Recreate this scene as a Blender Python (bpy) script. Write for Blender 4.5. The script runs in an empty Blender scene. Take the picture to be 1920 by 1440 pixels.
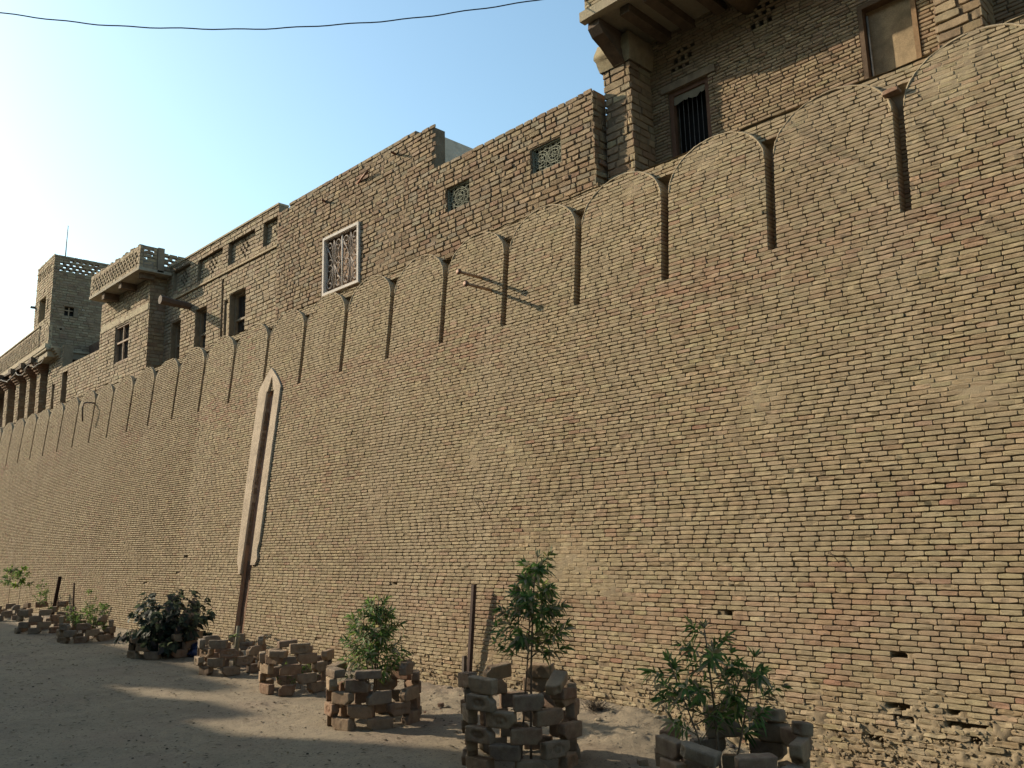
import bpy, math, random
import numpy as np
from mathutils import Matrix, Vector
R_ = math.radians
SC = bpy.context.scene
COL = SC.collection
# ------------------------------------------------------------------ camera, sky, sun, exposure
PIT, ROL, YAW = 0.18465008, -0.02593165, 0.78349807
FW = np.array([math.sin(YAW)*math.cos(PIT), math.cos(YAW)*math.cos(PIT), math.sin(PIT)])
R0 = np.array([math.cos(YAW), -math.sin(YAW), 0.0]); U0 = np.cross(R0, FW)
RT = math.cos(ROL)*R0 + math.sin(ROL)*U0; UP = -math.sin(ROL)*R0 + math.cos(ROL)*U0
cam_d = bpy.data.cameras.new('camera'); cam = bpy.data.objects.new('camera', cam_d); COL.objects.link(cam)
m = Matrix.Identity(4)
for i in range(3):
    m[i][0] = RT[i]; m[i][1] = UP[i]; m[i][2] = -FW[i]
m[2][3] = 1.6
cam.matrix_world = m
cam_d.sensor_width = 36; cam_d.lens = 36*1576.26/1920; cam_d.clip_start = 0.05; cam_d.clip_end = 2000
SC.camera = cam
SUN_TO = np.array([-0.375, 0.83, 0.41]); SUN_TO /= np.linalg.norm(SUN_TO)
ELEV = math.asin(SUN_TO[2]); AZ = math.atan2(SUN_TO[0], SUN_TO[1])
w = bpy.data.worlds.new('World'); SC.world = w; w.use_nodes = True
nt = w.node_tree; nt.nodes.clear()
sk = nt.nodes.new('ShaderNodeTexSky'); sk.sky_type = 'NISHITA'; sk.sun_disc = False
sk.sun_elevation = ELEV; sk.sun_rotation = AZ; sk.air_density = 1.35; sk.dust_density = 1.7; sk.ozone_density = 1.3; sk.altitude = 100
bg = nt.nodes.new('ShaderNodeBackground'); bg.inputs[1].default_value = 0.15
wo = nt.nodes.new('ShaderNodeOutputWorld')
tn = nt.nodes.new('ShaderNodeVectorMath'); tn.operation = 'MULTIPLY'; tn.inputs[1].default_value = (.92, 1.065, 1.05)
nt.links.new(sk.outputs[0], tn.inputs[0]); nt.links.new(tn.outputs[0], bg.inputs[0]); nt.links.new(bg.outputs[0], wo.inputs[0])
sl = bpy.data.lights.new('sun', 'SUN'); sl.energy = 4.7; sl.angle = R_(0.5); sl.color = (1.0, 0.86, 0.66)
so = bpy.data.objects.new('sun', sl); COL.objects.link(so)
so.rotation_euler = Vector((SUN_TO[0], SUN_TO[1], SUN_TO[2])).to_track_quat('Z', 'Y').to_euler()
SC.view_settings.view_transform = 'Standard'; SC.view_settings.look = 'None'
SC.view_settings.exposure = 0.67; SC.view_settings.gamma = 1.0
SC.cycles.max_bounces = 6; SC.cycles.diffuse_bounces = 3

# ------------------------------------------------------------------ helpers
def hsh(ix, iy, iz, seed=0):
    h = (ix.astype(np.int64)*374761393 + iy.astype(np.int64)*668265263 + iz.astype(np.int64)*2147483647 + seed*974634777) & 0xffffffff
    h = ((h ^ (h >> 13))*1274126177) & 0xffffffff
    h = ((h ^ (h >> 16))*2246822519) & 0xffffffff
    return ((h ^ (h >> 15)) & 0xffffff)/float(0xffffff)
def vn(x, y, z, seed=0):
    x = np.asarray(x, float); y = np.asarray(y, float)+0*x; z = np.asarray(z, float)+0*x
    ix, iy, iz = np.floor(x), np.floor(y), np.floor(z)
    fx, fy, fz = x-ix, y-iy, z-iz
    fx, fy, fz = fx*fx*(3-2*fx), fy*fy*(3-2*fy), fz*fz*(3-2*fz)
    r = 0
    for a in (0, 1):
        for b in (0, 1):
            for c in (0, 1):
                r = r + hsh(ix+a, iy+b, iz+c, seed)*(fx if a else 1-fx)*(fy if b else 1-fy)*(fz if c else 1-fz)
    return r*2-1
def fbm(x, y, z, seed=0, o=3):
    r = 0; a = 0.5
    for k in range(o):
        r = r + a*vn(np.asarray(x)*2**k, np.asarray(y)*2**k, np.asarray(z)*2**k, seed+k); a *= .5
    return r/0.875
def sstep(a, b, x):
    t = np.clip((x-a)/(b-a), 0, 1); return t*t*(3-2*t)
class Acc:
    def __init__(s): s.v = []; s.q = []; s.c = []; s.n = 0; s.f = []
    def add(s, v, q, c, flat=False):
        v = np.asarray(v, float).reshape(-1, 3); q = np.asarray(q, np.int64).reshape(-1, 4)
        c = np.asarray(c, float)
        if c.ndim == 1: c = np.tile(c[:3], (len(v), 1))
        s.f.append(np.full(len(q), not flat)); s.v.append(v); s.q.append(q+s.n); s.c.append(c[:, :3]); s.n += len(v)
    def build(s, name, mat, parent=None, smooth=True, loc=None):
        if not s.v: s.add([[0, 0, 0]]*4, [[0, 1, 2, 3]], [0, 0, 0])
        v = np.concatenate(s.v); q = np.concatenate(s.q); c = np.concatenate(s.c)
        me = bpy.data.meshes.new(name)
        if parent is not None: v = v-np.array(ORIG.get(parent.name, (0, 0, 0)))
        tri = q[:, 2] == q[:, 3]
        if tri.any():
            me.from_pydata(v.tolist(), [], [tuple(a[:3]) if a[2] == a[3] else tuple(a) for a in q.tolist()])
        else:
            me.vertices.add(len(v)); me.vertices.foreach_set('co', v.astype(np.float32).ravel())
            me.loops.add(len(q)*4); me.loops.foreach_set('vertex_index', q.astype(np.int32).ravel())
            me.polygons.add(len(q)); me.polygons.foreach_set('loop_start', np.arange(0, len(q)*4, 4, dtype=np.int32))
            me.update(calc_edges=True)
        at = me.color_attributes.new('col', 'FLOAT_COLOR', 'POINT')
        at.data.foreach_set('color', np.concatenate([c, np.ones((len(c), 1))], 1).astype(np.float32).ravel())
        me.polygons.foreach_set('use_smooth', np.concatenate(s.f) & smooth)
        me.update()
        me.materials.append(mat)
        o = bpy.data.objects.new(name, me); COL.objects.link(o)
        if parent is not None: o.parent = parent; ORIG[o.name] = ORIG.get(parent.name, (0, 0, 0))
        return o
ORIG = {}
def tag(o, label=None, cat=None, group=None, kind=None):
    if label: o['label'] = label
    if cat: o['category'] = cat
    if group: o['group'] = group
    if kind: o['kind'] = kind
    return o
def thing(name, loc, label, cat, group=None):
    o = bpy.data.objects.new(name, None); COL.objects.link(o); o.location = loc; o.empty_display_size = .2
    ORIG[o.name] = tuple(loc)
    return tag(o, label, cat, group)
def box(a, x0, x1, y0, y1, z0, z1, c, jit=0.0):
    v = np.array([[x, y, z] for x in (x0, x1) for y in (y0, y1) for z in (z0, z1)], float)
    if jit: v += np.random.RandomState(int(abs(x0*977+y0*77+z0*7)*10) % 99991).uniform(-jit, jit, v.shape)
    q = [[0, 1, 3, 2], [4, 6, 7, 5], [0, 4, 5, 1], [2, 3, 7, 6], [0, 2, 6, 4], [1, 5, 7, 3]]
    # separate verts per face so that shading stays flat
    vv = v[np.array(q)].reshape(-1, 3)
    a.add(vv, np.arange(24).reshape(6, 4), c)
def tube(a, pts, rad, c, n=8, cap=True):
    P = np.asarray(pts, float); k = len(P); rad = np.broadcast_to(np.asarray(rad, float), (k,))
    T = np.gradient(P, axis=0); T /= np.linalg.norm(T, axis=1)[:, None]+1e-12
    ref = np.array([0, 0, 1.]) if abs(T[0][2]) < .9 else np.array([1., 0, 0])
    vs = []
    A = np.cross(T[0], ref); A /= np.linalg.norm(A)
    for i in range(k):
        A = A-T[i]*(A@T[i]); A /= np.linalg.norm(A)+1e-12; B = np.cross(T[i], A)
        for j in range(n):
            t = 2*math.pi*j/n; vs.append(P[i]+rad[i]*(math.cos(t)*A+math.sin(t)*B))
    q = [[i*n+j, i*n+(j+1) % n, (i+1)*n+(j+1) % n, (i+1)*n+j] for i in range(k-1) for j in range(n)]
    if cap:
        vs.append(P[0]); vs.append(P[-1])
        q += [[k*n, (j+1) % n, j, j] for j in range(n)] + [[k*n+1, (k-1)*n+j, (k-1)*n+(j+1) % n, (k-1)*n+(j+1) % n] for j in range(n)]
    a.add(vs, q, c)

# ------------------------------------------------------------------ materials
def mat_base(name, rough=.95, col=None, attr=True, bump=0.0, bscale=60, var=.25, vscale=9, dust=None, dscale=1.2, dlo=.5, dhi=.7, damt=.6, rnd=None, metal=0, bdist=.01, spec=.2):
    mt = bpy.data.materials.new(name); mt.use_nodes = True; n = mt.node_tree.nodes; L = mt.node_tree.links
    b = n['Principled BSDF']; b.inputs['Roughness'].default_value = rough; b.inputs['Metallic'].default_value = metal
    b.inputs['Specular IOR Level'].default_value = spec
    if attr:
        a = n.new('ShaderNodeAttribute'); a.attribute_name = 'col'; base = a.outputs['Color']
    else:
        a = n.new('ShaderNodeRGB'); a.outputs[0].default_value = (*col, 1); base = a.outputs[0]
    if rnd:
        oi = n.new('ShaderNodeObjectInfo'); cr = n.new('ShaderNodeValToRGB')
        e = cr.color_ramp.elements; cr.color_ramp.interpolation = 'LINEAR'
        e[0].color = (*rnd[0], 1); e[1].color = (*rnd[-1], 1)
        for i, r in enumerate(rnd[1:-1]):
            x = e.new((i+1)/(len(rnd)-1)); x.color = (*r, 1)
        L.new(oi.outputs['Random'], cr.inputs[0]); base = cr.outputs[0]
    tc = n.new('ShaderNodeNewGeometry')
    def noise(sc, det=4, ro=.6):
        t = n.new('ShaderNodeTexNoise'); t.inputs['Scale'].default_value = sc; t.inputs['Detail'].default_value = det; t.inputs['Roughness'].default_value = ro
        L.new(tc.outputs['Position'], t.inputs['Vector']); return t.outputs['Fac']
    def mr(v, a0, a1, b0, b1):
        t = n.new('ShaderNodeMapRange'); L.new(v, t.inputs[0])
        for i, x in enumerate((a0, a1, b0, b1)): t.inputs[i+1].default_value = x
        return t.outputs[0]
    f1 = mr(noise(vscale), .3, .7, 1-var, 1+var); f2 = mr(noise(vscale*9, 3), .3, .7, 1-var*.6, 1+var*.6)
    mu = n.new('ShaderNodeMath'); mu.operation = 'MULTIPLY'; L.new(f1, mu.inputs[0]); L.new(f2, mu.inputs[1])
    vm = n.new('ShaderNodeVectorMath'); vm.operation = 'SCALE'; L.new(base, vm.inputs[0]); L.new(mu.outputs[0], vm.inputs['Scale'])
    out = vm.outputs[0]
    if dust:
        mx = n.new('ShaderNodeMix'); mx.data_type = 'RGBA'
        L.new(mr(noise(dscale, 6, .65), dlo, dhi, 0, damt), mx.inputs['Factor']); L.new(out, mx.inputs[6]); mx.inputs[7].default_value = (*dust, 1)
        out = mx.outputs[2]
    L.new(out, b.inputs['Base Color'])
    if bump:
        bp = n.new('ShaderNodeBump'); bp.inputs['Strength'].default_value = bump; bp.inputs['Distance'].default_value = bdist
        ad = n.new('ShaderNodeMath'); ad.operation = 'ADD'; L.new(noise(bscale, 6, .7), ad.inputs[0]); L.new(noise(bscale*4, 3, .6), ad.inputs[1])
        L.new(ad.outputs[0], bp.inputs['Height']); L.new(bp.outputs[0], b.inputs['Normal'])
    return mt
M_WALL = mat_base('old_brick', bump=.55, bscale=70, bdist=.006, var=.16, dust=(.285, .225, .145), dscale=1.1, dlo=.42, dhi=.64, damt=.6)
def streaks(mt):
    n = mt.node_tree.nodes; L = mt.node_tree.links; b = n['Principled BSDF']; src = b.inputs['Base Color'].links[0].from_socket; g = n.new('ShaderNodeNewGeometry')
    for vec, sc, lo, hi, amt, c in (((1, 1, .16), 1.5, .50, .68, .42, (.335, .27, .185)), ((1, 1, .12), 3.3, .54, .72, .40, (.175, .13, .088)), ((1, 1, 1), .42, .45, .62, .30, (.32, .255, .17)), ((1, 1, .6), .8, .52, .70, .30, (.20, .145, .098))):
        v = n.new('ShaderNodeVectorMath'); v.operation = 'MULTIPLY'; v.inputs[1].default_value = vec; L.new(g.outputs['Position'], v.inputs[0])
        t = n.new('ShaderNodeTexNoise'); t.inputs['Scale'].default_value = sc; t.inputs['Detail'].default_value = 5; t.inputs['Roughness'].default_value = .65; L.new(v.outputs[0], t.inputs['Vector'])
        r = n.new('ShaderNodeMapRange'); L.new(t.outputs['Fac'], r.inputs[0])
        for k, x in enumerate((lo, hi, 0, amt)): r.inputs[k+1].default_value = x
        m_ = n.new('ShaderNodeMix'); m_.data_type = 'RGBA'; L.new(r.outputs[0], m_.inputs['Factor']); L.new(src, m_.inputs[6]); m_.inputs[7].default_value = (*c, 1); src = m_.outputs[2]
    L.new(src, b.inputs['Base Color'])
streaks(M_WALL)
M_BRK = mat_base('house_brick', bump=.6, bscale=50, bdist=.008, var=.2, dust=(.27, .21, .135), dscale=2.2, dlo=.5, dhi=.7, damt=.4)
M_PLA = mat_base('plaster', bump=.6, bscale=25, bdist=.008, var=.13, vscale=3, dust=(.26, .2, .145), dscale=5, dlo=.5, dhi=.72, damt=.55)
M_GEN = mat_base('plain', bump=.25, bscale=60, bdist=.004, var=.15)
M_WOOD = mat_base('old_wood', bump=.4, bscale=30, bdist=.004, var=.25, rough=.8)
M_MET = mat_base('rusty_iron', var=.25, rough=.6, metal=.3, bump=.15, bscale=90, bdist=.002)
M_LOOSE = mat_base('loose_brick', attr=False, col=(.2, .1, .06), rnd=[(.22, .135, .088), (.17, .125, .092), (.26, .18, .118), (.20, .115, .075), (.15, .122, .10), (.27, .195, .13), (.21, .145, .10)],
                   bump=.7, bscale=90, bdist=.006, var=.22, vscale=14, dust=(.33, .26, .175), dscale=9, dlo=.42, dhi=.75, damt=.6)
def mat_leaf(name):
    mt = bpy.data.materials.new(name); mt.use_nodes = True; n = mt.node_tree.nodes; L = mt.node_tree.links
    b = n['Principled BSDF']; b.inputs['Roughness'].default_value = .65; b.inputs['Specular IOR Level'].default_value = .18
    a = n.new('ShaderNodeAttribute'); a.attribute_name = 'col'; L.new(a.outputs['Color'], b.inputs['Base Color'])
    t = n.new('ShaderNodeBsdfTranslucent'); s = n.new('ShaderNodeVectorMath'); s.operation = 'SCALE'; s.inputs['Scale'].default_value = 1.3
    L.new(a.outputs['Color'], s.inputs[0]); L.new(s.outputs[0], t.inputs[0])
    mx = n.new('ShaderNodeMixShader'); mx.inputs[0].default_value = .38
    L.new(b.outputs[0], mx.inputs[1]); L.new(t.outputs[0], mx.inputs[2]); L.new(mx.outputs[0], n['Material Output'].inputs[0])
    return mt
M_LEAF = mat_leaf('leaf')

# ------------------------------------------------------------------ masonry
def template(kind):
    if kind == 'near': fr = [('s', 0), ('a', .0006), ('a', .0045), ('m', .35), ('m', .68)]; nv = [('s', 0), ('a', .0006), ('a', .0045), ('m', .5)]
    elif kind == 'mid': fr = [('s', 0), ('a', .001), ('a', .006), ('m', .5)]; nv = [('s', 0), ('a', .001), ('a', .006)]
    else: fr = [('s', 0), ('a', .0025)]; nv = [('s', 0), ('a', .0025)]
    def expand(l):
        pos = []
        for k, x in l: pos.append((k, x, 0))
        ends = [(k, x, 1) for k, x in reversed(l) if k != 'm']
        return pos+ends
    return expand(fr), expand(nv)
TPL = {k: template(k) for k in ('near', 'mid', 'far')}
def lay(a, rects, fmap, kind, cols, skirt, off, seed, rough=1.0, chip=None, edge=.004):
    """rects (n,4) u0,u1,v0,v1 ; fmap(u,v,off)->xyz ; adds a rounded worn brick face for each"""
    rects = np.asarray(rects, float)
    if len(rects) == 0: return
    n = len(rects); cu, cv = TPL[kind]; rs = np.random.RandomState(seed)
    u0, u1, v0, v1 = rects.T
    def pos(c, a0, a1):
        k, x, side = c
        if k == 's': return (a1 if side else a0), 0
        if k == 'a':
            s = x/.0045*edge if kind == 'near' else x
            return (a1-s if side else a0+s), (1 if x < .0016 and kind != 'far' else 2)
        return a0+(a1-a0)*x, 3
    U = []; V = []; lev = []
    for cvj in cv:
        pv, lv = pos(cvj, v0, v1)
        for cui in cu:
            pu, lu = pos(cui, u0, u1); U.append(pu); V.append(pv); lev.append(min(lu, lv))
    U = np.stack(U, 1); V = np.stack(V, 1); lev = np.array(lev)
    nu, nv_ = len(cu), len(cv)
    # corner rounding in plane
    mu = (u0+u1)[:, None]/2; mv = (v0+v1)[:, None]/2
    du = np.abs(U-mu)/(.5*(u1-u0)[:, None]+1e-9); dv = np.abs(V-mv)/(.5*(v1-v0)[:, None]+1e-9)
    corner = sstep(.86, 1, du)*sstep(.6, 1, dv)*rs.uniform(.3, 1.2, (n, 1))
    U = U-np.sign(U-mu)*corner*.006*rough; V = V-np.sign(V-mv)*corner*.004*rough
    depth = np.where(lev == 0, 0, np.where(lev == 1, -.45*edge, 0.0))[None, :]+np.zeros((n, 1))
    amp = (np.ones(n) if chip is None else chip)[:, None]
    d1 = fbm(U*22, V*22, seed*.37, seed, 2); d2 = vn(U*70, V*70, seed*.7, seed+5)
    depth = depth+(.0028*d1+.0022*d2*(kind != 'far'))*amp*rough
    jj = .0018*rough*(lev[None, :] <= 2)*amp
    if kind != 'far':
        U = U+jj*vn(U*55, V*55, 3.3, seed+7); V = V+jj*vn(U*55, V*55, 9.1, seed+8)
    tilt = rs.normal(0, .0010*rough, (n, 2))
    depth = depth+tilt[:, :1]*(U-mu)/(.5*(u1-u0)[:, None])+tilt[:, 1:]*(V-mv)/(.5*(v1-v0)[:, None])
    O = off[:, None]+depth if np.ndim(off) else off+depth
    sk = np.broadcast_to(np.asarray(skirt, float), (n,))[:, None]
    O = np.where(lev[None, :] == 0, (off[:, None] if np.ndim(off) else off)-sk, O)
    P = fmap(U.ravel(), V.ravel(), O.ravel())
    i, j = np.meshgrid(np.arange(nu-1), np.arange(nv_-1)); b = (j*nu+i).ravel()
    q = np.stack([b, b+1, b+1+nu, b+nu], 1)
    Q = (q[None]+(np.arange(n)*nu*nv_)[:, None, None]).reshape(-1, 4)
    a.add(P, Q, np.repeat(np.asarray(cols), nu*nv_, 0), True)
def rows_fill(ivf, v0, v1, L, h, jt, seed, lvar=.07, half=0.0):
    rs = np.random.RandomState(seed); out = []; nr = int(round((v1-v0)/h))
    for r in range(nr):
        a = v0+r*h; ph = rs.uniform(0, L)
        for (s, e) in ivf(a+h*.5):
            x = s; first = True
            while x < e-.012:
                ln = L*(1+rs.normal(0, lvar))
                if half and rs.rand() < half: ln *= .5
                if first: ln = max(.3*L, (ph+s*0) % L if True else ln); ph = (ph+.5*L+rs.normal(0, .08)*L) % L; first = False
                if e-(x+ln) < .35*L: ln = e-x
                ee = min(x+ln, e)
                if ee-x > jt*1.6: out.append((x+jt/2, ee-jt/2, a+jt/2, a+h-jt/2))
                x = ee
    return np.array(out).reshape(-1, 4)
def sub_iv(base, cuts):
    iv = [base]
    for c0, c1 in cuts:
        nx = []
        for s, e in iv:
            if c1 <= s or c0 >= e: nx.append((s, e)); continue
            if c0 > s: nx.append((s, c0))
            if c1 < e: nx.append((c1, e))
        iv = nx
    return iv
def slab2d(a, us, vs, solid, fmap, f, bk, c, wob=0.0):
    us = np.asarray(us); vs = np.asarray(vs); nu, nv_ = len(us)-1, len(vs)-1
    def S(i, j): return 0 <= i < nu and 0 <= j < nv_ and solid(.5*(us[i]+us[i+1]), .5*(vs[j]+vs[j+1]))
    g = [[S(i, j) for j in range(nv_)] for i in range(nu)]
    V = []
    def quad(p):
        V.extend(p)
    for i in range(nu):
        for j in range(nv_):
            if not g[i][j]: continue
            a0, a1, b0, b1 = us[i], us[i+1], vs[j], vs[j+1]
            quad([(a0, b0, f), (a1, b0, f), (a1, b1, f), (a0, b1, f)])
            quad([(a0, b0, bk), (a0, b1, bk), (a1, b1, bk), (a1, b0, bk)])
            def G(x, y): return 0 <= x < nu and 0 <= y < nv_ and g[x][y]
            if not G(i-1, j): quad([(a0, b0, bk), (a0, b0, f), (a0, b1, f), (a0, b1, bk)])
            if not G(i+1, j): quad([(a1, b0, f), (a1, b0, bk), (a1, b1, bk), (a1, b1, f)])
            if not G(i, j-1): quad([(a0, b0, f), (a0, b0, bk), (a1, b0, bk), (a1, b0, f)])
            if not G(i, j+1): quad([(a0, b1, bk), (a0, b1, f), (a1, b1, f), (a1, b1, bk)])
    if not V: return
    V = np.array(V, float); a.add(fmap(V[:, 0], V[:, 1], V[:, 2]), np.arange(len(V)).reshape(-1, 4), c, True)
def plane_map(ox, oy, ux, uy, nx, ny, warp=0.0, seed=0, slope=0.0):
    def f(u, v, o):
        u = np.asarray(u, float); v = np.asarray(v, float); o = np.asarray(o, float)
        if warp:
            o2 = o+warp*vn(u*.9, v*.9, 0, seed); v2 = v+warp*.8*vn(u*.7, v*.5, 4, seed+1)
        else: o2, v2 = o, v
        return np.stack([ox+u*ux+o2*nx, oy+u*uy+o2*ny, v2+slope*u+0*u], -1)
    return f
def facX(X, warp=.003, seed=1): return plane_map(X, 0, 0, 1, -1, 0, warp, seed)      # faces the street, u = Y
def facY(Y, warp=.004, seed=2): return plane_map(0, Y, 1, 0, 0, -1, warp, seed)      # faces the viewer's right, u = X
PAL_MAIN = [(tuple(np.array(c_)*(.745, .738, .785)), w_) for c_, w_ in [((.41, .323, .187), 5), ((.375, .292, .167), 4), ((.43, .342, .20), 3), ((.345, .263, .152), 2), ((.37, .27, .155), 1.5)]]
PAL_RED = [(tuple(np.array(c_)*(.74, .725, .77)), w_) for c_, w_ in [((.375, .25, .15), 4), ((.34, .205, .125), 1.5), ((.39, .275, .17), 4)]]
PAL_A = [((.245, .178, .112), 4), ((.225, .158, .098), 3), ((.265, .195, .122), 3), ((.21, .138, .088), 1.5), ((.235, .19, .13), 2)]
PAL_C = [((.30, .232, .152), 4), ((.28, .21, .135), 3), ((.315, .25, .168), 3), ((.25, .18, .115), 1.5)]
def pick(pal, n, rs, var=.07):
    p = np.array([x[1] for x in pal], float); p /= p.sum()
    c = np.array([x[0] for x in pal])[rs.choice(len(pal), n, p=p)]
    return c*(1+rs.normal(0, var, (n, 1)))*(1+rs.normal(0, .02, (n, 3)))
MORT = (.25, .185, .115)
def masonry(a, fmap, u0, u1, v0, v1, holes=(), L=.24, h=.083, jt=.012, dj=.014, pal=PAL_C, kind='far', seed=1, rough=1.6, back=None, top=None, half=.15, extra_us=(), extra_vs=(), coreholes=True, jitter=.004, skip=0.0, corecol=MORT, lvar=.07, trim=(0, 0)):
    """brick facing over a solid core; holes (u0,u1,v0,v1) go through when back is given"""
    def ivf(v): 
        iv = sub_iv((u0, u1), [(x0, x1) for x0, x1, y0, y1 in holes if y0 < v < y1])
        if top is not None: iv = [(s, e) for s, e in iv for (s, e) in top(v, s, e)]
        return iv
    R = rows_fill(ivf, v0, v1, L, h, jt, seed, lvar, half)
    rs = np.random.RandomState(seed+9)
    if skip: R = R[rs.rand(len(R)) > skip]
    n = len(R)
    lay(a, R, fmap, kind, pick(pal, n, rs), dj+.004, rs.normal(0, jitter, n), seed+3, rough, rs.uniform(.6, 1.8, n), edge=.008)
    bk = -.3 if back is None else back
    us = sorted(set([u0, u1]+[x for H in holes for x in H[:2] if u0 < x < u1]+list(extra_us)))
    vs = sorted(set([v0, v1]+[x for H in holes for x in H[2:] if v0 < x < v1]+list(extra_vs)))
    def sol(u, v):
        if any(x0 < u < x1 and y0 < v < y1 for x0, x1, y0, y1 in holes): return False
        if top is not None: return len([1 for s, e in top(v, u0, u1) if s < u < e]) > 0
        return True
    us[0] += trim[0]; us[-1] -= trim[1]
    slab2d(a, us, vs, sol, fmap, -dj, bk, corecol)

# ------------------------------------------------------------------ the big leaning wall
D, BT = 6.35735, 0.09898
def wmap(y, z, off):
    y = np.asarray(y, float); z = np.asarray(z, float); off = np.asarray(off, float)
    wz = .008*vn(y*.3, z*.6, 1.5, 11)+.0022*vn(y*1.3, z*1.1, 2.5, 12)
    wz = wz*sstep(-.2, .6, z)
    bl = .016*vn(y*.22, z*.4, 7.7, 13)+.002*vn(y*1.3, z*1.3, 3.7, 14)
    return np.stack([D+BT*z-off+bl, y+0*z, z+wz], -1)
NY = [2.268, 3.437, 4.602, 5.765, 6.922, 8.070, 9.228, 10.371, 11.529, 12.700, 13.905, 15.10, 16.278, 17.455, 18.605, 19.778, 20.916, 22.071, 23.21, 24.356, 25.482, 26.61, 27.775, 28.93, 30.09, 31.25, 32.41, 33.57, 34.73]
NOTCH = [NY[0]-3.48, NY[0]-2.32, NY[0]-1.16]+NY
NW = .041
Y0, Y1 = -1.16, 34.7
H_, L_ = .0397, .147
SLOT = (12.30, 12.56)
def slot_u(z): return 12.668-.043*z, 12.375-.03*z   # left edge (larger Y), right edge
def in_slot(y, z): 
    l, r = slot_u(z); ap = 4.38-(np.abs(y-.5*(l+r))/(.5*(l-r)))*.34
    return (y < l) & (y > r) & (z < ap)
HOLES = [(2.51, 2.66, .36, .40), (2.56, 2.60, .32, .36), (2.50, 2.63, .28, .32), (2.0, 2.26, .283, .318), (2.52, 2.60, .70, .735), (2.74, 2.83, .11, .14), (2.08, 2.13, .195, .235), (2.20, 2.24, .36, .39),
         (5.37, 5.40, 1.07, 1.10), (8.60, 8.67, 1.11, 1.145), (8.57, 8.60, 1.01, 1.04), (14.67, 14.77, 1.45, 1.49), (11.67, 11.71, 1.87, 1.91), (16.3, 16.37, 1.0, 1.05), (15.0, 15.05, 1.20, 1.25),
         (5.7, 5.75, .21, .25), (4.32, 4.36, .13, .17), (3.62, 3.66, .42, .45), (3.94, 3.99, .95, .975)]
wall = thing('old_fort_wall', (D, 12, 0), 'long leaning wall of thin buff bricks topped by round headed merlons', 'wall')
A = Acc(); rs = np.random.RandomState(4)
def smear(y, z):
    s = fbm(y*.55+3, z*.95, .5, 31, 4)
    s2 = fbm(y*2.6, z*2.6, .2, 37, 3)
    t = (1-.92*sstep(7.5, 12, y))*sstep(-.10, .74, s*1.1+s2*.45-.02+.25*np.exp(-((z-2.45)/.35)**2)*(vn(y*.8, 0, 0, 3) > -.2)+.10*sstep(.75, .1, z)*sstep(9, 7, y))
    return t
def erosion(y, z):
    return .75*sstep(.62, -.05, z+.22*fbm(y*1.5, z*1.5, 3, 41, 3))*sstep(10, 6.5, y)+.35*sstep(.6, .0, z)
def bricks_body(z0, z1, ivf, kindf, extra=None, off0=0.0, seed=70, skirt=.021, boost=0.0):
    R = rows_fill(ivf, z0, z1, L_, H_, .0062, seed, .05)
    if len(R) == 0: return
    um = (R[:, 0]+R[:, 1])/2; vm = (R[:, 2]+R[:, 3])/2; n = len(R)
    keep = np.ones(n, bool)
    for h0, h1, g0, g1 in HOLES: keep &= ~((um > h0-.03) & (um < h1+.03) & (vm > g0) & (vm < g1))
    er = erosion(um, vm); rr = np.random.RandomState(seed+1)
    keep &= rr.rand(n) > .03*er
    R, um, vm, er = R[keep], um[keep], vm[keep], er[keep]; n = len(R)
    cols = pick(PAL_MAIN, n, rr, .045)
    pr = np.clip(.035+.62*np.exp(-((vm-4.02)/.24)**2)*sstep(-.3, .3, vn(um*.5, 0, 0, 5))+.62*np.exp(-((vm-.88)/.24)**2)*sstep(-.7, .3, vn(um*.7, 1, 0, 6))*sstep(11, 8, um)+.10*sstep(.15, .6, fbm(um*.6, vm*.8, 2, 51, 3)), 0, .7)
    red = rr.rand(n) < pr; cols[red] = pick(PAL_RED, red.sum(), rr, .07)
    # narrow the drawn-in joints a little where mud fills them
    sh = rr.normal(0, .0009, n); R[:, 2] += sh; R[:, 3] += sh*.6
    R[:, 0] -= .0013; R[:, 1] += .0013
    wid = rr.uniform(-.002, .0012, n); R[:, 3] += wid
    if callable(off0): off0 = off0(um, vm)
    off = off0+rr.normal(0, .0013, n)+er*rr.normal(-.004, .006, n)
    chip = .8+rr.exponential(.55, n)+er*2.2
    deep = np.full(n, skirt)
    if extra is not None: deep = extra(R, deep)
    for kd in ('near', 'mid', 'far'):
        s = np.array([kindf(x) == kd for x in um])
        if kd == 'far': R[s] += np.array([.0003, -.0003, .0006, -.0006])
        if s.any(): lay(A, R[s], wmap, kd, cols[s], deep[s], off[s], seed+20, 1.0, chip[s])
def kindf(y): return 'mid' if y < .9 else 'near' if y < 8.5 else ('mid' if y < 15 else 'far')
NR = int(round((4.118+.24)/H_)); ZB = 4.118-NR*H_
def iv_body(v):
    if v < 4.4:
        l, r = slot_u(v); w = 1.0 if v < 4.04 else max(0, (4.38-v)/.34)
        c = .5*(l+r); hw = .5*(l-r)*w
        if hw > .01: return sub_iv((Y0, Y1), [(c-hw, c+hw)])
    return [(Y0, Y1)]
def deep_top(R, d):
    d = d.copy(); t = R[:, 3] > 4.1; d[t] = .13; return d
bricks_body(ZB, 4.118, iv_body, kindf, deep_top, seed=70)
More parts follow.
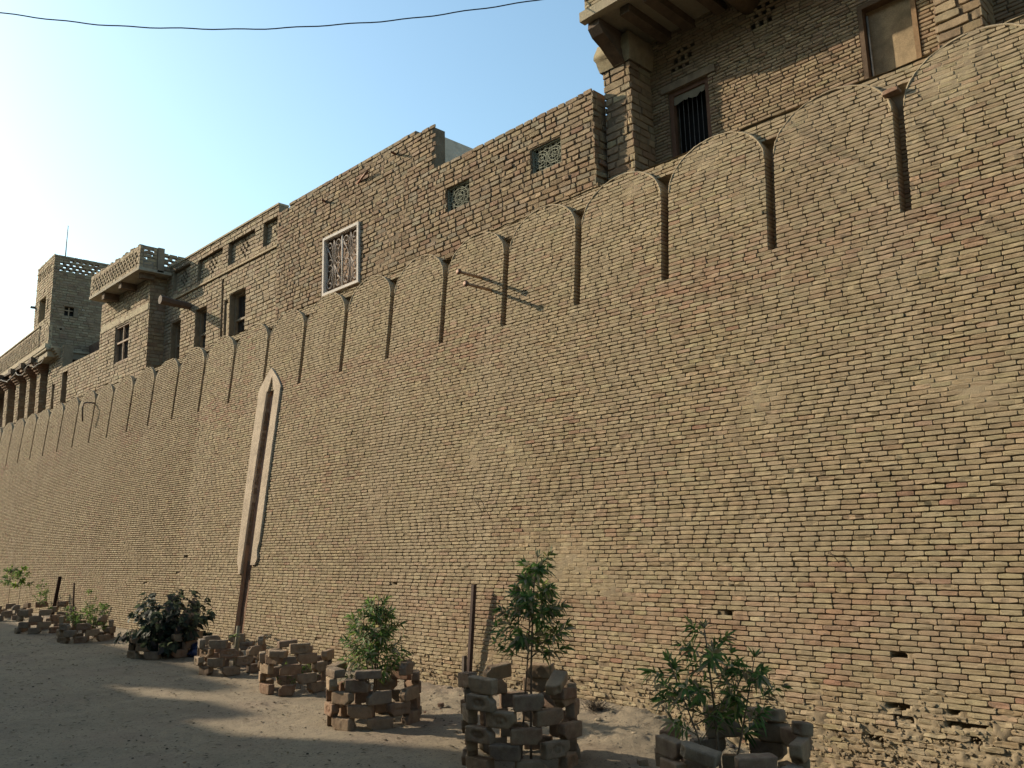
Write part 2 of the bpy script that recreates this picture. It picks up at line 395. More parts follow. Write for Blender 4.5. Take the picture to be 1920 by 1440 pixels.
# bricks of the recessed parapet between the merlons
def ellipse_half(z, hw=.535):
    t = np.clip((np.asarray(z)-5.06)/.40, 0, 1); return hw*np.sqrt(1-t**2.0)
trs = np.random.RandomState(12); NTOP = [(5.455-abs(trs.normal(0, .010)) if k < 8 else (5.30 if k in (8, 17) else 5.42+trs.uniform(-.03, .02))) for k in range(len(NOTCH))]
ZSP = [5.25+trs.uniform(-.015, .015) if k < 8 else 5.30+trs.uniform(-.02, .03) for k in range(len(NOTCH))]
def zsp(y):
    y = np.asarray(y, float); k = np.abs(y[..., None]-np.array(NOTCH)).argmin(-1); return np.array(ZSP)[k]
def ztop(y):
    y = np.asarray(y, float); k = np.abs(y[..., None]-np.array(NOTCH)).argmin(-1); return np.array(NTOP)[k]+.012*vn(y*9, 0, 0, 16)
def iv_rec(v):
    r = []
    for k, yn in enumerate(NOTCH):
        if v > NTOP[k] or 5.02 < v < ZSP[k]+.005: continue
        w = NW+.02 if v < 5.05 else min(.58, NW+.03+(.535-float(ellipse_half(v))))
        r.append((yn-w, yn+w))
    return r
bricks_body(4.118, 5.47, iv_rec, kindf, None, off0=lambda um, vm: np.where(vm > zsp(um), -.046, -.128), seed=170)
# mud between the bricks: one continuous rough sheet
ys = np.concatenate([np.arange(Y0, 1.0, .04), np.arange(1.0, 8.5, .0175), np.arange(8.5, 15, .036), np.arange(15, Y1, .08)])
zs = np.concatenate([np.arange(-.24, 4.112, .0172), [4.117, 4.1185], np.arange(4.14, 5.22, .035), np.arange(5.22, 5.44, .012), [5.45]])
YY, ZZ = np.meshgrid(ys, zs); ZZ = np.minimum(ZZ, np.maximum(ztop(YY), 4.2))
sm = smear(YY, ZZ)
offm = -.018+.004*fbm(YY*9, ZZ*9, 0, 61, 3)+sm*(.017+.004*fbm(YY*16, ZZ*16, 2, 62, 3))
er = erosion(YY, ZZ); offm = offm+er*(-.002+.020*fbm(YY*11, ZZ*11, 4, 63, 3)+.012*vn(YY*28, ZZ*28, 3, 64))
for h0, h1, g0, g1 in HOLES:
    e = .022*fbm(YY*22, ZZ*22, 0, 3, 2)
    offm = np.where((YY > h0-.01+e) & (YY < h1+.01+e) & (ZZ > g0-.004+e*.5) & (ZZ < g1+.004+e*.5), -.10, offm)
offm = np.where(ZZ > 4.118, np.where(ZZ > zsp(YY), -.062, -.142)+.006*fbm(YY*6, ZZ*6, 3, 66, 3), offm)
nz, ny = YY.shape; P = wmap(YY.ravel(), ZZ.ravel(), offm.ravel())
i, j = np.meshgrid(np.arange(ny-1), np.arange(nz-1)); b = (j*ny+i).ravel()
q = np.stack([b, b+1, b+1+ny, b+ny], 1)
cy = (YY[:-1, :-1]+YY[1:, 1:]).ravel()/2; cz = (ZZ[:-1, :-1]+ZZ[1:, 1:]).ravel()/2
q = q[~in_slot(cy, cz)]
mc = np.array([.16, .118, .078])*(1-sm.ravel()[:, None])+np.array([.28, .222, .145])*sm.ravel()[:, None]
A.add(P, q, mc)
# crumbs of brick and mud clinging to the worn foot of the wall
rc_ = np.random.RandomState(99)
for k in range(3800):
    y = rc_.uniform(1.6, 9.5); z = abs(rc_.normal(.02, .22))-.05; s_ = rc_.choice([.004, .007, .011, .017], p=[.35, .35, .22, .08])
    if rc_.rand() > float(erosion(np.array(y), np.array(z)))+.08: continue
    o_ = -.008+s_*.5+.0*k; t_ = np.arange(5)*1.2566+rc_.rand()*6; ra = s_*rc_.uniform(.6, 1.4, 5)
    b1 = np.stack([y+ra*np.cos(t_)*1.3, z+ra*np.sin(t_), np.full(5, o_-s_*.9)], 1); b2 = np.stack([y+.6*ra*np.cos(t_)*1.3, z+.6*ra*np.sin(t_), np.full(5, o_+s_*.5)], 1)
    V_ = np.concatenate([b1, b2]); q_ = [[i_, (i_+1) % 5, 5+(i_+1) % 5, 5+i_] for i_ in range(5)]+[[5, 6, 7, 8], [5, 8, 9, 9]]
    A.add(wmap(V_[:, 0], V_[:, 1], V_[:, 2]), q_, np.array([.27, .205, .13])*rc_.uniform(.75, 1.15), True)
# top of the wall, earth filled, and its back
yt = np.arange(Y0, Y1, .03); tp = []
for k, (xo, dz) in enumerate(((-.046, 5.44), (-.16, 5.452), (-.33, 5.44), (-.55, 5.43), (-.56, -.2))):
    z = (wmap(yt, ztop(yt)+(dz-5.44), xo)[:, 2] if k < 4 else 0*yt-.2)
    tp.append(wmap(yt, 0*yt+5.3, xo)*[1, 1, 0]+np.stack([0*yt, 0*yt, z], -1))
tp = np.stack(tp); n = len(yt)
i, j = np.meshgrid(np.arange(n-1), np.arange(4)); b = (j*n+i).ravel()
A.add(tp.reshape(-1, 3), np.stack([b, b+1, b+1+n, b+n], 1), (.27, .21, .14))
A.build('wall_face', M_WALL, wall)
# merlons
for k in range(len(NOTCH)-1):
    a0, a1 = NOTCH[k]+NW, NOTCH[k+1]-NW; yc = (a0+a1)/2; hw = (a1-a0)/2
    A = Acc(); rk = np.random.RandomState(300+k); pk = 5.465+rk.normal(0, .008)
    def half(z, hw=hw, pk=pk):
        t = np.clip((z-5.05)/(pk-5.05), 0, 1); return hw*np.sqrt(np.maximum(1-t**2.0, 0))
    def ivm(v, yc=yc): 
        w = float(half(v+.014))
        return [(yc-w, yc+w)] if w > .04 else []
    def dend(R, d, yc=yc):
        d = d.copy(); vm = (R[:, 2]+R[:, 3])/2; w = half(vm)
        d[(np.abs(R[:, 0]-yc) > w-.03) | (np.abs(R[:, 1]-yc) > w-.03)] = .13; return d
    bricks_body(4.118, 4.118+H_*34, ivm, kindf, dend, seed=1000+7*k)
    lod = 34 if yc < 8.5 else (16 if yc < 15 else 6); zz = np.concatenate([np.arange(4.118, 5.05, .02 if yc < 12 else .06), 5.05+(pk-5.05)*np.sin(np.linspace(0, 1, 16)*math.pi/2)])
    t = np.linspace(-1, 1, lod+1); Zm = np.repeat(zz[:, None], lod+1, 1); wv = half(zz)-.006; wv = np.maximum(wv, .004); Ym = yc+wv[:, None]*t
    sm = smear(Ym, Zm); rimd = sstep(.06, .0, pk+.0-Zm)*0
    dist_edge = (half(zz)[:, None]-np.abs(Ym-yc)); rim = sstep(.05, .015, dist_edge)*sstep(5.03, 5.12, Zm)
    of = -.018+.004*fbm(Ym*9, Zm*9, 0, 61, 3)+np.maximum(sm, rim)*(.018+.003*fbm(Ym*20, Zm*20, 2, 62, 3))+.001*rim
    nn = lod+1; P = wmap(Ym.ravel(), Zm.ravel(), of.ravel()); i, j = np.meshgrid(np.arange(lod), np.arange(len(zz)-1)); b = (j*nn+i).ravel()
    A.add(P, np.stack([b, b+1, b+1+nn, b+nn], 1), np.array([.17, .125, .08])*(1-np.maximum(sm, rim).ravel()[:, None])+np.array([.285, .225, .145])*np.maximum(sm, rim).ravel()[:, None])
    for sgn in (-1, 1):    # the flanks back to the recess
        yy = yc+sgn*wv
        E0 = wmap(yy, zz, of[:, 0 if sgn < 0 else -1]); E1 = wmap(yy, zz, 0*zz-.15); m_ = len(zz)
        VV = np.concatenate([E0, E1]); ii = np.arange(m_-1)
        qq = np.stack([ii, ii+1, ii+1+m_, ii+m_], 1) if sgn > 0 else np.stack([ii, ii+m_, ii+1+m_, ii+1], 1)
        A.add(VV, qq, np.where(np.concatenate([zz, zz])[:, None] > 5.04, np.array([[.33, .265, .175]]), np.array([[.17, .115, .08]])))  # reddish brick darkened for the notch's shade; shoulders paler for their sunlit rim
    if yc < 16:   # mud bead along the rounded shoulder
        th = np.linspace(-1, 1, 45)*math.pi/2; zb = 5.05+(pk-5.05)*np.cos(th); yb = yc+(hw-.01)*np.sin(th)
        P_ = wmap(yb+.004*vn(yb*30, zb*30, 1, k), zb-.007+.004*vn(yb*22, zb*22, 2, k), -.004+.003*vn(yb*40, zb*40, 0, k)); tube(A, P_, .0095+.0055*vn(yb*25, zb*25, 3, k), (.36, .29, .195), 6)
    A.build('merlon', M_WALL, wall)
# the slot, its mud back and the white plaster frame around it
A = Acc(); zz = np.concatenate([np.arange(-.2, 4.04, .06), np.linspace(4.04, 4.38, 8)])
lr = np.array([slot_u(z) for z in zz]); cc = lr.mean(1); hw = .5*(lr[:, 0]-lr[:, 1])*np.where(zz < 4.04, 1, np.clip((4.38-zz)/.34, 0.001, 1))
t = np.linspace(-1, 1, 7); Zs = np.repeat(zz[:, None], 7, 1); Ys = cc[:, None]+hw[:, None]*t*1.02
of = -.065+.012*fbm(Ys*6, Zs*3, 0, 81, 3); nn = 7
i, j = np.meshgrid(np.arange(6), np.arange(len(zz)-1)); b = (j*nn+i).ravel()
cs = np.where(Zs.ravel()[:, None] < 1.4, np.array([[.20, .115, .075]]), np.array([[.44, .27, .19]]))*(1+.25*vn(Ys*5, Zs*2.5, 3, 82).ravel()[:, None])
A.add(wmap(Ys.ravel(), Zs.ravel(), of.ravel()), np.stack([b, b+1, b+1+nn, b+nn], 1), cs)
for s in (-1, 1):
    yy = cc+s*hw; m_ = len(zz); E0 = wmap(yy, zz, 0*zz-.002); E1 = wmap(yy, zz, 0*zz-.12); ii = np.arange(m_-1)
    A.add(np.concatenate([E0, E1]), np.stack([ii, ii+1, ii+1+m_, ii+m_], 1), (.30, .195, .13))
tag(A.build('slot', M_PLA, wall), 'narrow red brown slot running down to the ground')
A = Acc()
def plaster_side(s, zlo, seed):
    zz = np.concatenate([np.arange(zlo, 4.13, .025), [4.135]]); vs = []
    n = len(zz); inner = []; outer = []
    for z in zz:
        l, r = slot_u(z); rag = sstep(zlo+.45, zlo, z)
        ii = (l if s > 0 else r); oo = (12.80-.012*(z-2) if s > 0 else 12.115-.03*(z-2))
        jag = .05*fbm(z*6, seed, 0, seed, 3)*rag
        w_ = (oo-ii)*(1-.55*rag*abs(float(vn(z*5, 0, 0, seed+1)))-.2*rag)
        ii2 = ii+(oo-ii)*.25*rag*max(0, float(vn(z*4, 0, 0, seed+2)))
        inner.append(ii2); outer.append(ii+w_+float(jag)+.004*float(vn(z*9, 0, 0, seed+4)))
    return zz, np.array(inner), np.array(outer)
def strip(zz, inn, out):
    n = len(zz); cols_ = [(inn, -.09), (inn, .022), (inn+(out-inn)*.02, .028), (inn*.5+out*.5, .029), (inn+(out-inn)*.98, .028), (out, .022), (out, -.02)]
    vs = [wmap(u, zz, 0*zz+o+.0015*vn(u*30, zz*30, 0, 9)) for u, o in cols_]
    V = np.stack(vs, 1).reshape(-1, 3); k = len(cols_); i, j = np.meshgrid(np.arange(k-1), np.arange(n-1)); b = (j*k+i).ravel()
    A.add(V, np.stack([b, b+1, b+1+k, b+k], 1), (.43, .345, .255))
    for e in (0, n-1):
        w4 = [e*k+0, e*k+1, e*k+k-2, e*k+k-1]; A.add(V[w4], [[0, 1, 2, 3]], (.6, .5, .37))
zz, a_, b_ = plaster_side(1, 1.20, 21); strip(zz, a_, b_)
zz, a_, b_ = plaster_side(-1, 1.34, 27); strip(zz, a_, b_)
# pointed head
def head(side):
    n = 18; ins = []; outs = []
    for t in np.linspace(0, 1, n):
        z0 = 4.12+t*.26; l, r = slot_u(4.04); c = .5*(l+r); hwv = .5*(l-r)*max(0, (4.38-z0)/.34)
        ins.append((c+side*hwv, z0))
        zo = 4.13+t*.39; oo = 12.41+.03*t+side*.363*(1-t**1.35); outs.append((oo, zo))
    for k in range(n-1):
        V = []
        for (p, o) in ((0, -.09), (0, .026), (1, .026), (1, -.02)):
            for kk in (k, k+1):
                u, z = (ins if p == 0 else outs)[kk]; V.append(wmap(u, z, o))
        V = np.array(V); A.add(V, [[0, 1, 3, 2], [2, 3, 5, 4], [4, 5, 7, 6]], (.43, .345, .255))
head(1); head(-1)
tag(A.build('plaster_frame', M_PLA, wall, smooth=False), 'cream plaster frame with a pointed head, broken off at its foot')
# ------------------------------------------------------------------ ground
def gz(x, y):
    x = np.asarray(x, float); y = np.asarray(y, float)
    g = .10*sstep(8.5, 13.5, y)+.07*sstep(13.5, 24, y)
    edge = 6.36-x
    g = g+.05*sstep(.9, .0, edge)*(1+.5*vn(y*.9, 0, 0, 91))*sstep(3.5, 5.2, y)
    g = g+.05*sstep(1.3, .1, edge)*sstep(7.2, 5.6, y)*sstep(3.6, 5.0, y)*(1+.4*vn(y*2, x*2, 0, 92))
    g = g-.17*sstep(1.5, .5, edge)*sstep(4.7, 3.1, y)
    return g+.012*fbm(x*.8, y*.8, 0, 93, 3)
def seq(*p):
    r = []
    for a_, b_, st in p: r += list(np.arange(a_, b_, st))
    return np.array(r)
gx = np.concatenate([[-400, -120, -40, -14], seq((-6, 1.6, .25), (1.6, 6.62, .032)), [6.7, 9, 30, 120, 400]])
gy = np.concatenate([[-400, -100, -20, -4], seq((0, 2.4, .2), (2.4, 11, .032), (11, 18, .07), (18, 34, .25)), [36, 50, 120, 400]])
GX, GY = np.meshgrid(gx, gy); nearm = (GX > 1.6) & (GX < 6.6) & (GY > 2.4) & (GY < 22)
edge = 6.36-GX; rough_ = .5+.8*sstep(1.25, .35, edge)*sstep(9, 7, GY)+.5*sstep(.9, .2, edge)
GZ = gz(GX, GY)+nearm*rough_*(.013*fbm(GX*6, GY*6, 0, 94, 3)+.016*np.maximum(0, fbm(GX*14, GY*14, 1, 95, 2))+.006*vn(GX*30, GY*30, 2, 96))
for x0_, sl_ in ((2.35, .02), (3.75, -.015), (3.0, .10)):   # faint wheel ruts and foot-worn dips
    GZ = GZ-nearm*.010*np.exp(-((GX-x0_-sl_*(GY-5)-.12*np.sin(GY*.5))/.075)**2)
GZ = GZ-nearm*.012*sstep(.25, .6, fbm(GX*3.2, GY*2.4, 5, 97, 2))
GZ = np.where(np.abs(GX) > 8, 0.0, GZ)
A = Acc(); n1 = len(gx); i, j = np.meshgrid(np.arange(n1-1), np.arange(len(gy)-1)); b = (j*n1+i).ravel()
A.add(np.stack([GX.ravel(), GY.ravel(), GZ.ravel()], -1), np.stack([b, b+1, b+1+n1, b+n1], 1), (.255, .205, .142))
def ground_mat():
    mt = mat_base('bare_earth', bump=.9, bscale=28, bdist=.012, var=.13, vscale=1.3, dust=(.10, .085, .068), dscale=22, dlo=.56, dhi=.70, damt=.6)
    n = mt.node_tree.nodes; L = mt.node_tree.links; b = n['Principled BSDF']; src = b.inputs['Base Color'].links[0].from_socket
    g = n.new('ShaderNodeNewGeometry')
    for sc, lo, hi, amt, c in ((.9, .50, .68, .40, (.21, .148, .115)), (3.1, .52, .66, .35, (.29, .24, .165)), (48, .60, .68, .75, (.06, .05, .042)), (120, .66, .72, .5, (.40, .36, .28))):
        t = n.new('ShaderNodeTexNoise'); t.inputs['Scale'].default_value = sc; t.inputs['Detail'].default_value = 3; L.new(g.outputs['Position'], t.inputs['Vector'])
        r = n.new('ShaderNodeMapRange'); L.new(t.outputs['Fac'], r.inputs[0])
        for k, x in enumerate((lo, hi, 0, amt)): r.inputs[k+1].default_value = x
        m_ = n.new('ShaderNodeMix'); m_.data_type = 'RGBA'; L.new(r.outputs[0], m_.inputs['Factor']); L.new(src, m_.inputs[6]); m_.inputs[7].default_value = (*c, 1); src = m_.outputs[2]
    L.new(src, b.inputs['Base Color']); return mt
tag(A.build('ground', ground_mat()), kind='structure')

# ------------------------------------------------------------------ houses behind the wall
def hole_box(a, fm, u0, u1, v0, v1, f, bk, c):
    """the four inner cheeks and the back of an opening"""
    P = lambda u, v, o: fm(np.array([u]), np.array([v]), np.array([o]))[0]
    for pts in ([(u0, v0, f), (u0, v0, bk), (u0, v1, bk), (u0, v1, f)], [(u1, v0, bk), (u1, v0, f), (u1, v1, f), (u1, v1, bk)],
                [(u0, v0, bk), (u0, v0, f), (u1, v0, f), (u1, v0, bk)], [(u0, v1, f), (u0, v1, bk), (u1, v1, bk), (u1, v1, f)]):
        a.add([P(*p) for p in pts], [[0, 1, 2, 3]], c)
    a.add([P(u0, v0, bk), P(u1, v0, bk), P(u1, v1, bk), P(u0, v1, bk)], [[0, 1, 2, 3]], c)
def pbox(a, fm, u0, u1, v0, v1, o0, o1, c, jit=0):
    k = [(u, v, o) for u in (u0, u1) for v in (v0, v1) for o in (o0, o1)]
    K = np.array(k); V = fm(K[:, 0], K[:, 1], K[:, 2])
    q = np.array([[0, 1, 3, 2], [4, 6, 7, 5], [0, 4, 5, 1], [2, 3, 7, 6], [0, 2, 6, 4], [1, 5, 7, 3]])
    a.add(V[q].reshape(-1, 3), np.arange(24).reshape(6, 4), c)
WOODC = (.10, .062, .038); DARKW = (.035, .024, .018); IRON = (.13, .12, .11)
def barred_window(par, fm, u0, u1, v0, v1, dep=-.13, bars=9, mid=(.42,), frame=.045, vert=False, col=WOODC, fw_out=.05, panel=(.022, .016, .013), label=None):
    a = Acc()
    for (x0, x1, y0, y1) in ((u0, u0+frame, v0, v1), (u1-frame, u1, v0, v1), (u0+frame, u1-frame, v1-frame, v1), (u0+frame, u1-frame, v0, v0+frame)):
        pbox(a, fm, x0, x1, y0, y1, dep-.03, dep+.03, col)
    for t in mid: pbox(a, fm, u0+frame, u1-frame, v0+(v1-v0)*t-.02, v0+(v1-v0)*t+.02, dep-.018, dep+.022, col)
    if vert: pbox(a, fm, (u0+u1)/2-.015, (u0+u1)/2+.015, v0+frame, v1-frame, dep-.012, dep+.018, col)
    f = a.build('window', M_WOOD, par, smooth=False)
    if label: f['label'] = label
    a = Acc()
    for k in range(bars):
        u = u0+frame+(u1-u0-2*frame)*(k+.5)/bars
        tube(a, [fm([u], [v0+frame], [dep-.035])[0], fm([u], [v1-frame], [dep-.035])[0]], .0042, IRON, 6, False)
    g = a.build('bars', M_MET, f)
    a = Acc(); pbox(a, fm, u0+.004, u1-.004, v0+.004, v1-.004, dep-.17, dep-.15, panel); a.build('dark_interior', M_WOOD, f, smooth=False)  # board coloured dark for the unlit room; shutter brown in the panelled house
    return f
# --- the rough brick house in the middle
FA = facX(7.30, .006, 3)
hA = thing('rough_brick_house', (7.3, 9, 5), 'rough brown brick house wall with a white framed scroll window, behind the merlons', 'house')
A = Acc()
WIN = (10.665, 11.71, 5.665, 6.675); J1 = (8.065, 8.55, 6.165, 6.53); J2 = (6.375, 6.885, 6.175, 6.52)
def topA(v, s, e):
    if v < 6.9+.03*float(vn(s, 0, 0, 3)): return [(s, e)]
    step = 8.76+.07*(int(round((v-4.8)/.083)) % 2)+.05*float(vn(v*9, 0, 0, 4))
    if v > 7.63: return [(max(s, 9.25), min(e, 12.9))] if min(e, 12.9) > max(s, 9.25) else []
    return [(max(s, step), e)] if e > step else []
masonry(A, FA, 5.83, 13.32, 4.8, 7.70, holes=(WIN, J1, J2), L=.19, h=.069, jt=.0115, dj=.014, pal=PAL_A, kind='mid', seed=5, rough=1.8, back=-.26, top=topA, half=.3, jitter=.004, skip=.004,
        extra_us=[8.86, 9.25, 12.9], extra_vs=[6.915, 7.62], corecol=(.165, .122, .08), lvar=.16, trim=(.03, 0))
masonry(A, facY(5.83, .01, 8), 7.285, 7.56, 4.8, 6.93, L=.22, h=.0775, pal=PAL_A, kind='mid', seed=15, rough=2.6, jitter=.009, corecol=(.21, .14, .085), back=-.2, trim=(.06, 0))
A.build('wall', M_BRK, hA)
A = Acc()   # house mass behind: plastered side wall and roof
box(A, 7.57, 11.5, 9.0, 13.25, 4.8, 7.62, (.56, .47, .36)); box(A, 7.31, 7.6, 8.985, 9.02, 6.9, 7.635, (.56, .47, .36))
tag(A.build('side_wall', M_PLA, hA, smooth=False), 'smooth grey plastered side wall')
A = Acc(); box(A, 7.6, 11, 5.95, 9.0, 4.8, 6.7, (.3, .24, .17)); A.build('roof', M_PLA, hA, smooth=False)
# broken iron stubs near the parapet
for pts, r in (([(7.34, 9.75, 7.50), (7.22, 9.72, 7.49), (7.17, 9.66, 7.46)], .018), ([(7.32, 10.8, 7.36), (7.24, 10.5, 7.38), (7.22, 10.35, 7.40)], .02), ([(7.3, 11.7, 7.34), (7.2, 11.64, 7.33)], .02)):
    A = Acc(); tube(A, pts, r, (.16, .075, .048), 6); A.build('beam_stub', M_MET, hA)
# white framed window with scrolls
WH = (.52, .47, .42)
A = Acc(); u0, u1, v0, v1 = WIN; fr = .045
for r in ((u0, u0+fr, v0, v1), (u1-fr, u1, v0, v1), (u0+fr, u1-fr, v1-fr, v1), (u0+fr, u1-fr, v0, v0+fr)): pbox(A, FA, *r, -.05, .035, WH)
wf = tag(A.build('scroll_window', M_GEN, hA, smooth=False), 'white framed window with an iron scroll grille')
A = Acc(); pbox(A, FA, u0+.01, u1-.01, v0+.01, v1-.01, -.09, -.075, (.20, .125, .075))
for k in range(0):
    uu = u0+.06+(u1-u0-.12)*(k+.5)/9; pbox(A, FA, uu-.04, uu+.04, v0+.05, v1-.05, -.075, -.068, (.115, .08, .058))
A.build('door_leaf', M_WOOD, wf, smooth=False)
A = Acc(); GC = (.33, .28, .24)
def gl(pts, r=.008, c=GC):
    P = np.array(pts); tube(A, FA(P[:, 0], P[:, 1], np.full(len(P), -.02)), r, c, 6)
cu = (u0+u1)/2; gl([(cu, v0+fr), (cu, v1-fr)], .016, WH)
def spiral(cx, cy_, r0, a0, turns, sg, n=22):
    return [(cx+sg*(r0*(1-.8*t))*math.cos(a0+turns*2*math.pi*t), cy_+(r0*(1-.8*t))*math.sin(a0+turns*2*math.pi*t)) for t in np.linspace(0, 1, n)]
for s in (0, 1):
    pu0 = u0+fr if s == 0 else cu+.01; pu1 = cu-.01 if s == 0 else u1-fr; pc = (pu0+pu1)/2; pv = (v0+v1)/2; hwp = (pu1-pu0)/2
    gl([(pc, v0+fr), (pc, v1-fr)], .006)
    for sy in (-1, 1):
        for sg in (-1, 1):
            gl(spiral(pc+sg*hwp*.5, pv+sy*.33, hwp*.42, math.pi/2 if sy < 0 else -math.pi/2, 1.1*sy, sg), .012)
            gl([(pc, pv), (pc+sg*hwp*.45, pv+sy*.17), (pc+sg*hwp*.93, pv+sy*.36)], .009)
            gl([(pc, pv+sy*.42), (pc+sg*hwp*.25, pv+sy*.25), (pc+sg*.02, pv+sy*.05)], .008)
            gl([(pc+sg*hwp*.5+.07*math.cos(t), pv+sy*.05+.05*math.sin(t)) for t in np.linspace(0, 6.28, 14)], .007)
A.build('grille', M_GEN, wf)
def jali(box_, rings, seed):
    u0, u1, v0, v1 = box_; A = Acc(); c = (.20, .20, .15)
    def g(pts, r): 
        P = np.array(pts); tube(A, FA(P[:, 0], P[:, 1], np.full(len(P), -.055)), r, c, 5, False)
    for (x0, x1, y0, y1) in ((u0, u1, v0, v0+.02), (u0, u1, v1-.02, v1), (u0, u0+.02, v0+.02, v1-.02), (u1-.02, u1, v0+.02, v1-.02)): pbox(A, FA, x0, x1, y0, y1, -.075, -.035, c)
    cu, cv = (u0+u1)/2, (v0+v1)/2
    n = 11
    for a_ in range(n+1):
        x = u0+(u1-u0)*a_/n; g([(x+.012*math.sin(t*9+a_*3.14), v0+(v1-v0)*t) for t in np.linspace(0, 1, 15)], .0055)
    for a_ in range(8):
        y = v0+(v1-v0)*(a_+.5)/8; g([(u0+(u1-u0)*t, y+.012*math.sin(t*14+a_*3.14)) for t in np.linspace(0, 1, 17)], .0055)
    for cx, r in rings:
        for rr in (r, r*.65, r*.3): g([(cu+cx+rr*1.15*math.cos(t), cv+rr*math.sin(t)) for t in np.linspace(0, 6.283, 20)], .0065)
    o = A.build('lattice_vent', M_GEN, hA); A2 = Acc(); pbox(A2, FA, u0-.01, u1+.01, v0-.01, v1+.01, -.13, -.11, (.06, .06, .045)); A2.build('dark_interior', M_GEN, o, smooth=False)  # dark coloured sheet stands in for the unlit inside behind the lattice
jali(J1, [(0, .14)], 1); jali(J2, [(-.10, .11), (.12, .11)], 2)

# --- the panelled house with barred windows
FC = facX(7.32, .005, 21)
hC = thing('panelled_house', (7.32, 16, 5), 'buff brick house with recessed parapet panels and three barred windows', 'house')
WINS = [(14.49, 15.13, 5.45, 6.50), (16.155, 16.675, 5.45, 6.52), (17.39, 17.86, 5.45, 6.48)]
PANELS = [(12.95, 13.855, 7.12, 7.61), (14.18, 15.265, 7.12, 7.62), (15.53, 16.655, 7.13, 7.62), (17.04, 17.90, 7.17, 7.66)]
DR = (15.415, 15.50, 5.5, 6.93); SL2 = (15.20, 15.36, 5.5, 6.42)
A = Acc()
masonry(A, FC, 13.28, 18.35, 4.8, 7.79, holes=tuple(WINS+PANELS+[DR, SL2]), L=.225, h=.0775, jt=.010, dj=.012, pal=PAL_C, kind='far', seed=25, rough=1.3, back=-.16, half=.2, jitter=.003, corecol=(.19, .145, .095))
for P in PANELS:   # sunken panels with a diamond of open bricks
    cu, cv = (P[0]+P[1])/2, (P[2]+P[3])/2; hs = []
    for r in range(-2, 3):
        for k in range(-2, 3):
            if (r+k) % 2 == 0 and abs(k)+abs(r) <= 3: hs.append((cu+k*.075-.034, cu+k*.075+.034, cv+r*.0775-.034, cv+r*.0775+.034))
    fm = plane_map(7.32+.075, 0, 0, 1, -1, 0, .004, 30)
    masonry(A, fm, P[0], P[1], P[2], P[3], holes=tuple(hs), L=.225, h=.0775, jt=.01, dj=.01, pal=PAL_C, kind='far', seed=26, rough=1.2, back=-.10, half=.2, jitter=.003, corecol=(.19, .145, .095))
    masonry_back = pbox(A, fm, P[0]-.02, P[1]+.02, P[2]-.02, P[3]+.02, -.16, -.13, (.12, .09, .06))
pbox(A, FC, 15.405, 15.51, 5.45, 6.94, -.15, -.10, (.12, .065, .04))
pbox(A, FC, 15.19, 15.37, 5.45, 6.43, -.15, -.12, (.33, .26, .17)); pbox(A, FC, 15.25, 15.31, 5.45, 6.36, -.12, -.03, (.36, .28, .18))
A.build('wall', M_BRK, hC)
A = Acc(); pbox(A, FC, 13.28, 18.3, 6.985, 7.025, -.01, .035, (.36, .28, .18)); pbox(A, FC, 13.28, 18.3, 7.79, 7.825, -.2, .018, (.34, .27, .175)); A.build('cornice', M_BRK, hC, smooth=False)
A = Acc(); box(A, 7.70, 11, 13.4, 22.0, 4.8, 7.05, (.3, .24, .17)); box(A, 7.49, 7.72, 13.3, 18.3, 4.8, 5.5, (.1, .08, .05)); A.build('roof', M_PLA, hC, smooth=False)
for u0, u1, v0, v1 in WINS:
    barred_window(hC, FC, u0, u1, v0, v1-.0, dep=-.14, bars=9, mid=(.50,), frame=.05, col=(.21, .165, .11), panel=(.05, .028, .018))
# projecting bay with lattice balcony
FD = facX(6.97, .005, 41); FDs = facY(18.24, .004, 42)
A = Acc(); WD = (19.37, 20.22, 5.90, 6.79)
masonry(A, FD, 18.24, 21.25, 4.6, 7.58, holes=(WD,), L=.23, h=.082, jt=.010, dj=.012, pal=PAL_C, kind='far', seed=45, rough=1.3, back=-.25, half=.15, jitter=.003, corecol=(.19, .145, .095), trim=(.02, 0))
masonry(A, FDs, 6.958, 7.40, 4.6, 7.58, L=.23, h=.082, jt=.010, dj=.012, pal=PAL_A, kind='far', seed=46, rough=1.3, back=-.2, corecol=(.2, .14, .09), trim=(.04, 0))
pbox(A, FD, 18.3, 21.2, 6.84, 6.99, -.02, .006, (.36, .30, .20))
box(A, 7.25, 7.75, 18.3, 21.2, 4.6, 7.5, (.2, .16, .11))
bay = A.build('bay', M_BRK, hC); bay['label'] = 'projecting brick bay under the lattice balcony'
barred_window(bay and hC, FD, *WD, dep=-.06, bars=10, mid=(.55,), frame=.035, vert=True, col=(.27, .19, .13), panel=(.04, .02, .014))
A = Acc(); BX = 6.60; by0, by1 = 17.95, 20.98
box(A, BX-.02, 7.3, by0-.02, by1, 7.575, 7.64, (.30, .255, .19))
box(A, BX+.03, 7.0, 19.05, 19.2, 7.44, 7.575, (.13, .09, .06)); box(A, BX+.03, 7.0, 20.1, 20.25, 7.42, 7.575, (.13, .09, .06)); box(A, BX+.1, 7.0, 18.1, 18.22, 7.46, 7.575, (.13, .09, .06))
def lattice_holes(u0, u1, v0, rows, pitch=.17, hw=.048, hh=.062, dv=.082):
    hs = []
    for r in range(rows):
        u = u0+(pitch/2 if r % 2 else 0)
        while u+hw*2 < u1: hs.append((u, u+hw*2, v0+r*dv+(dv-hh)/2, v0+r*dv+(dv+hh)/2)); u += pitch
    return hs
FB = facX(BX, .004, 51)
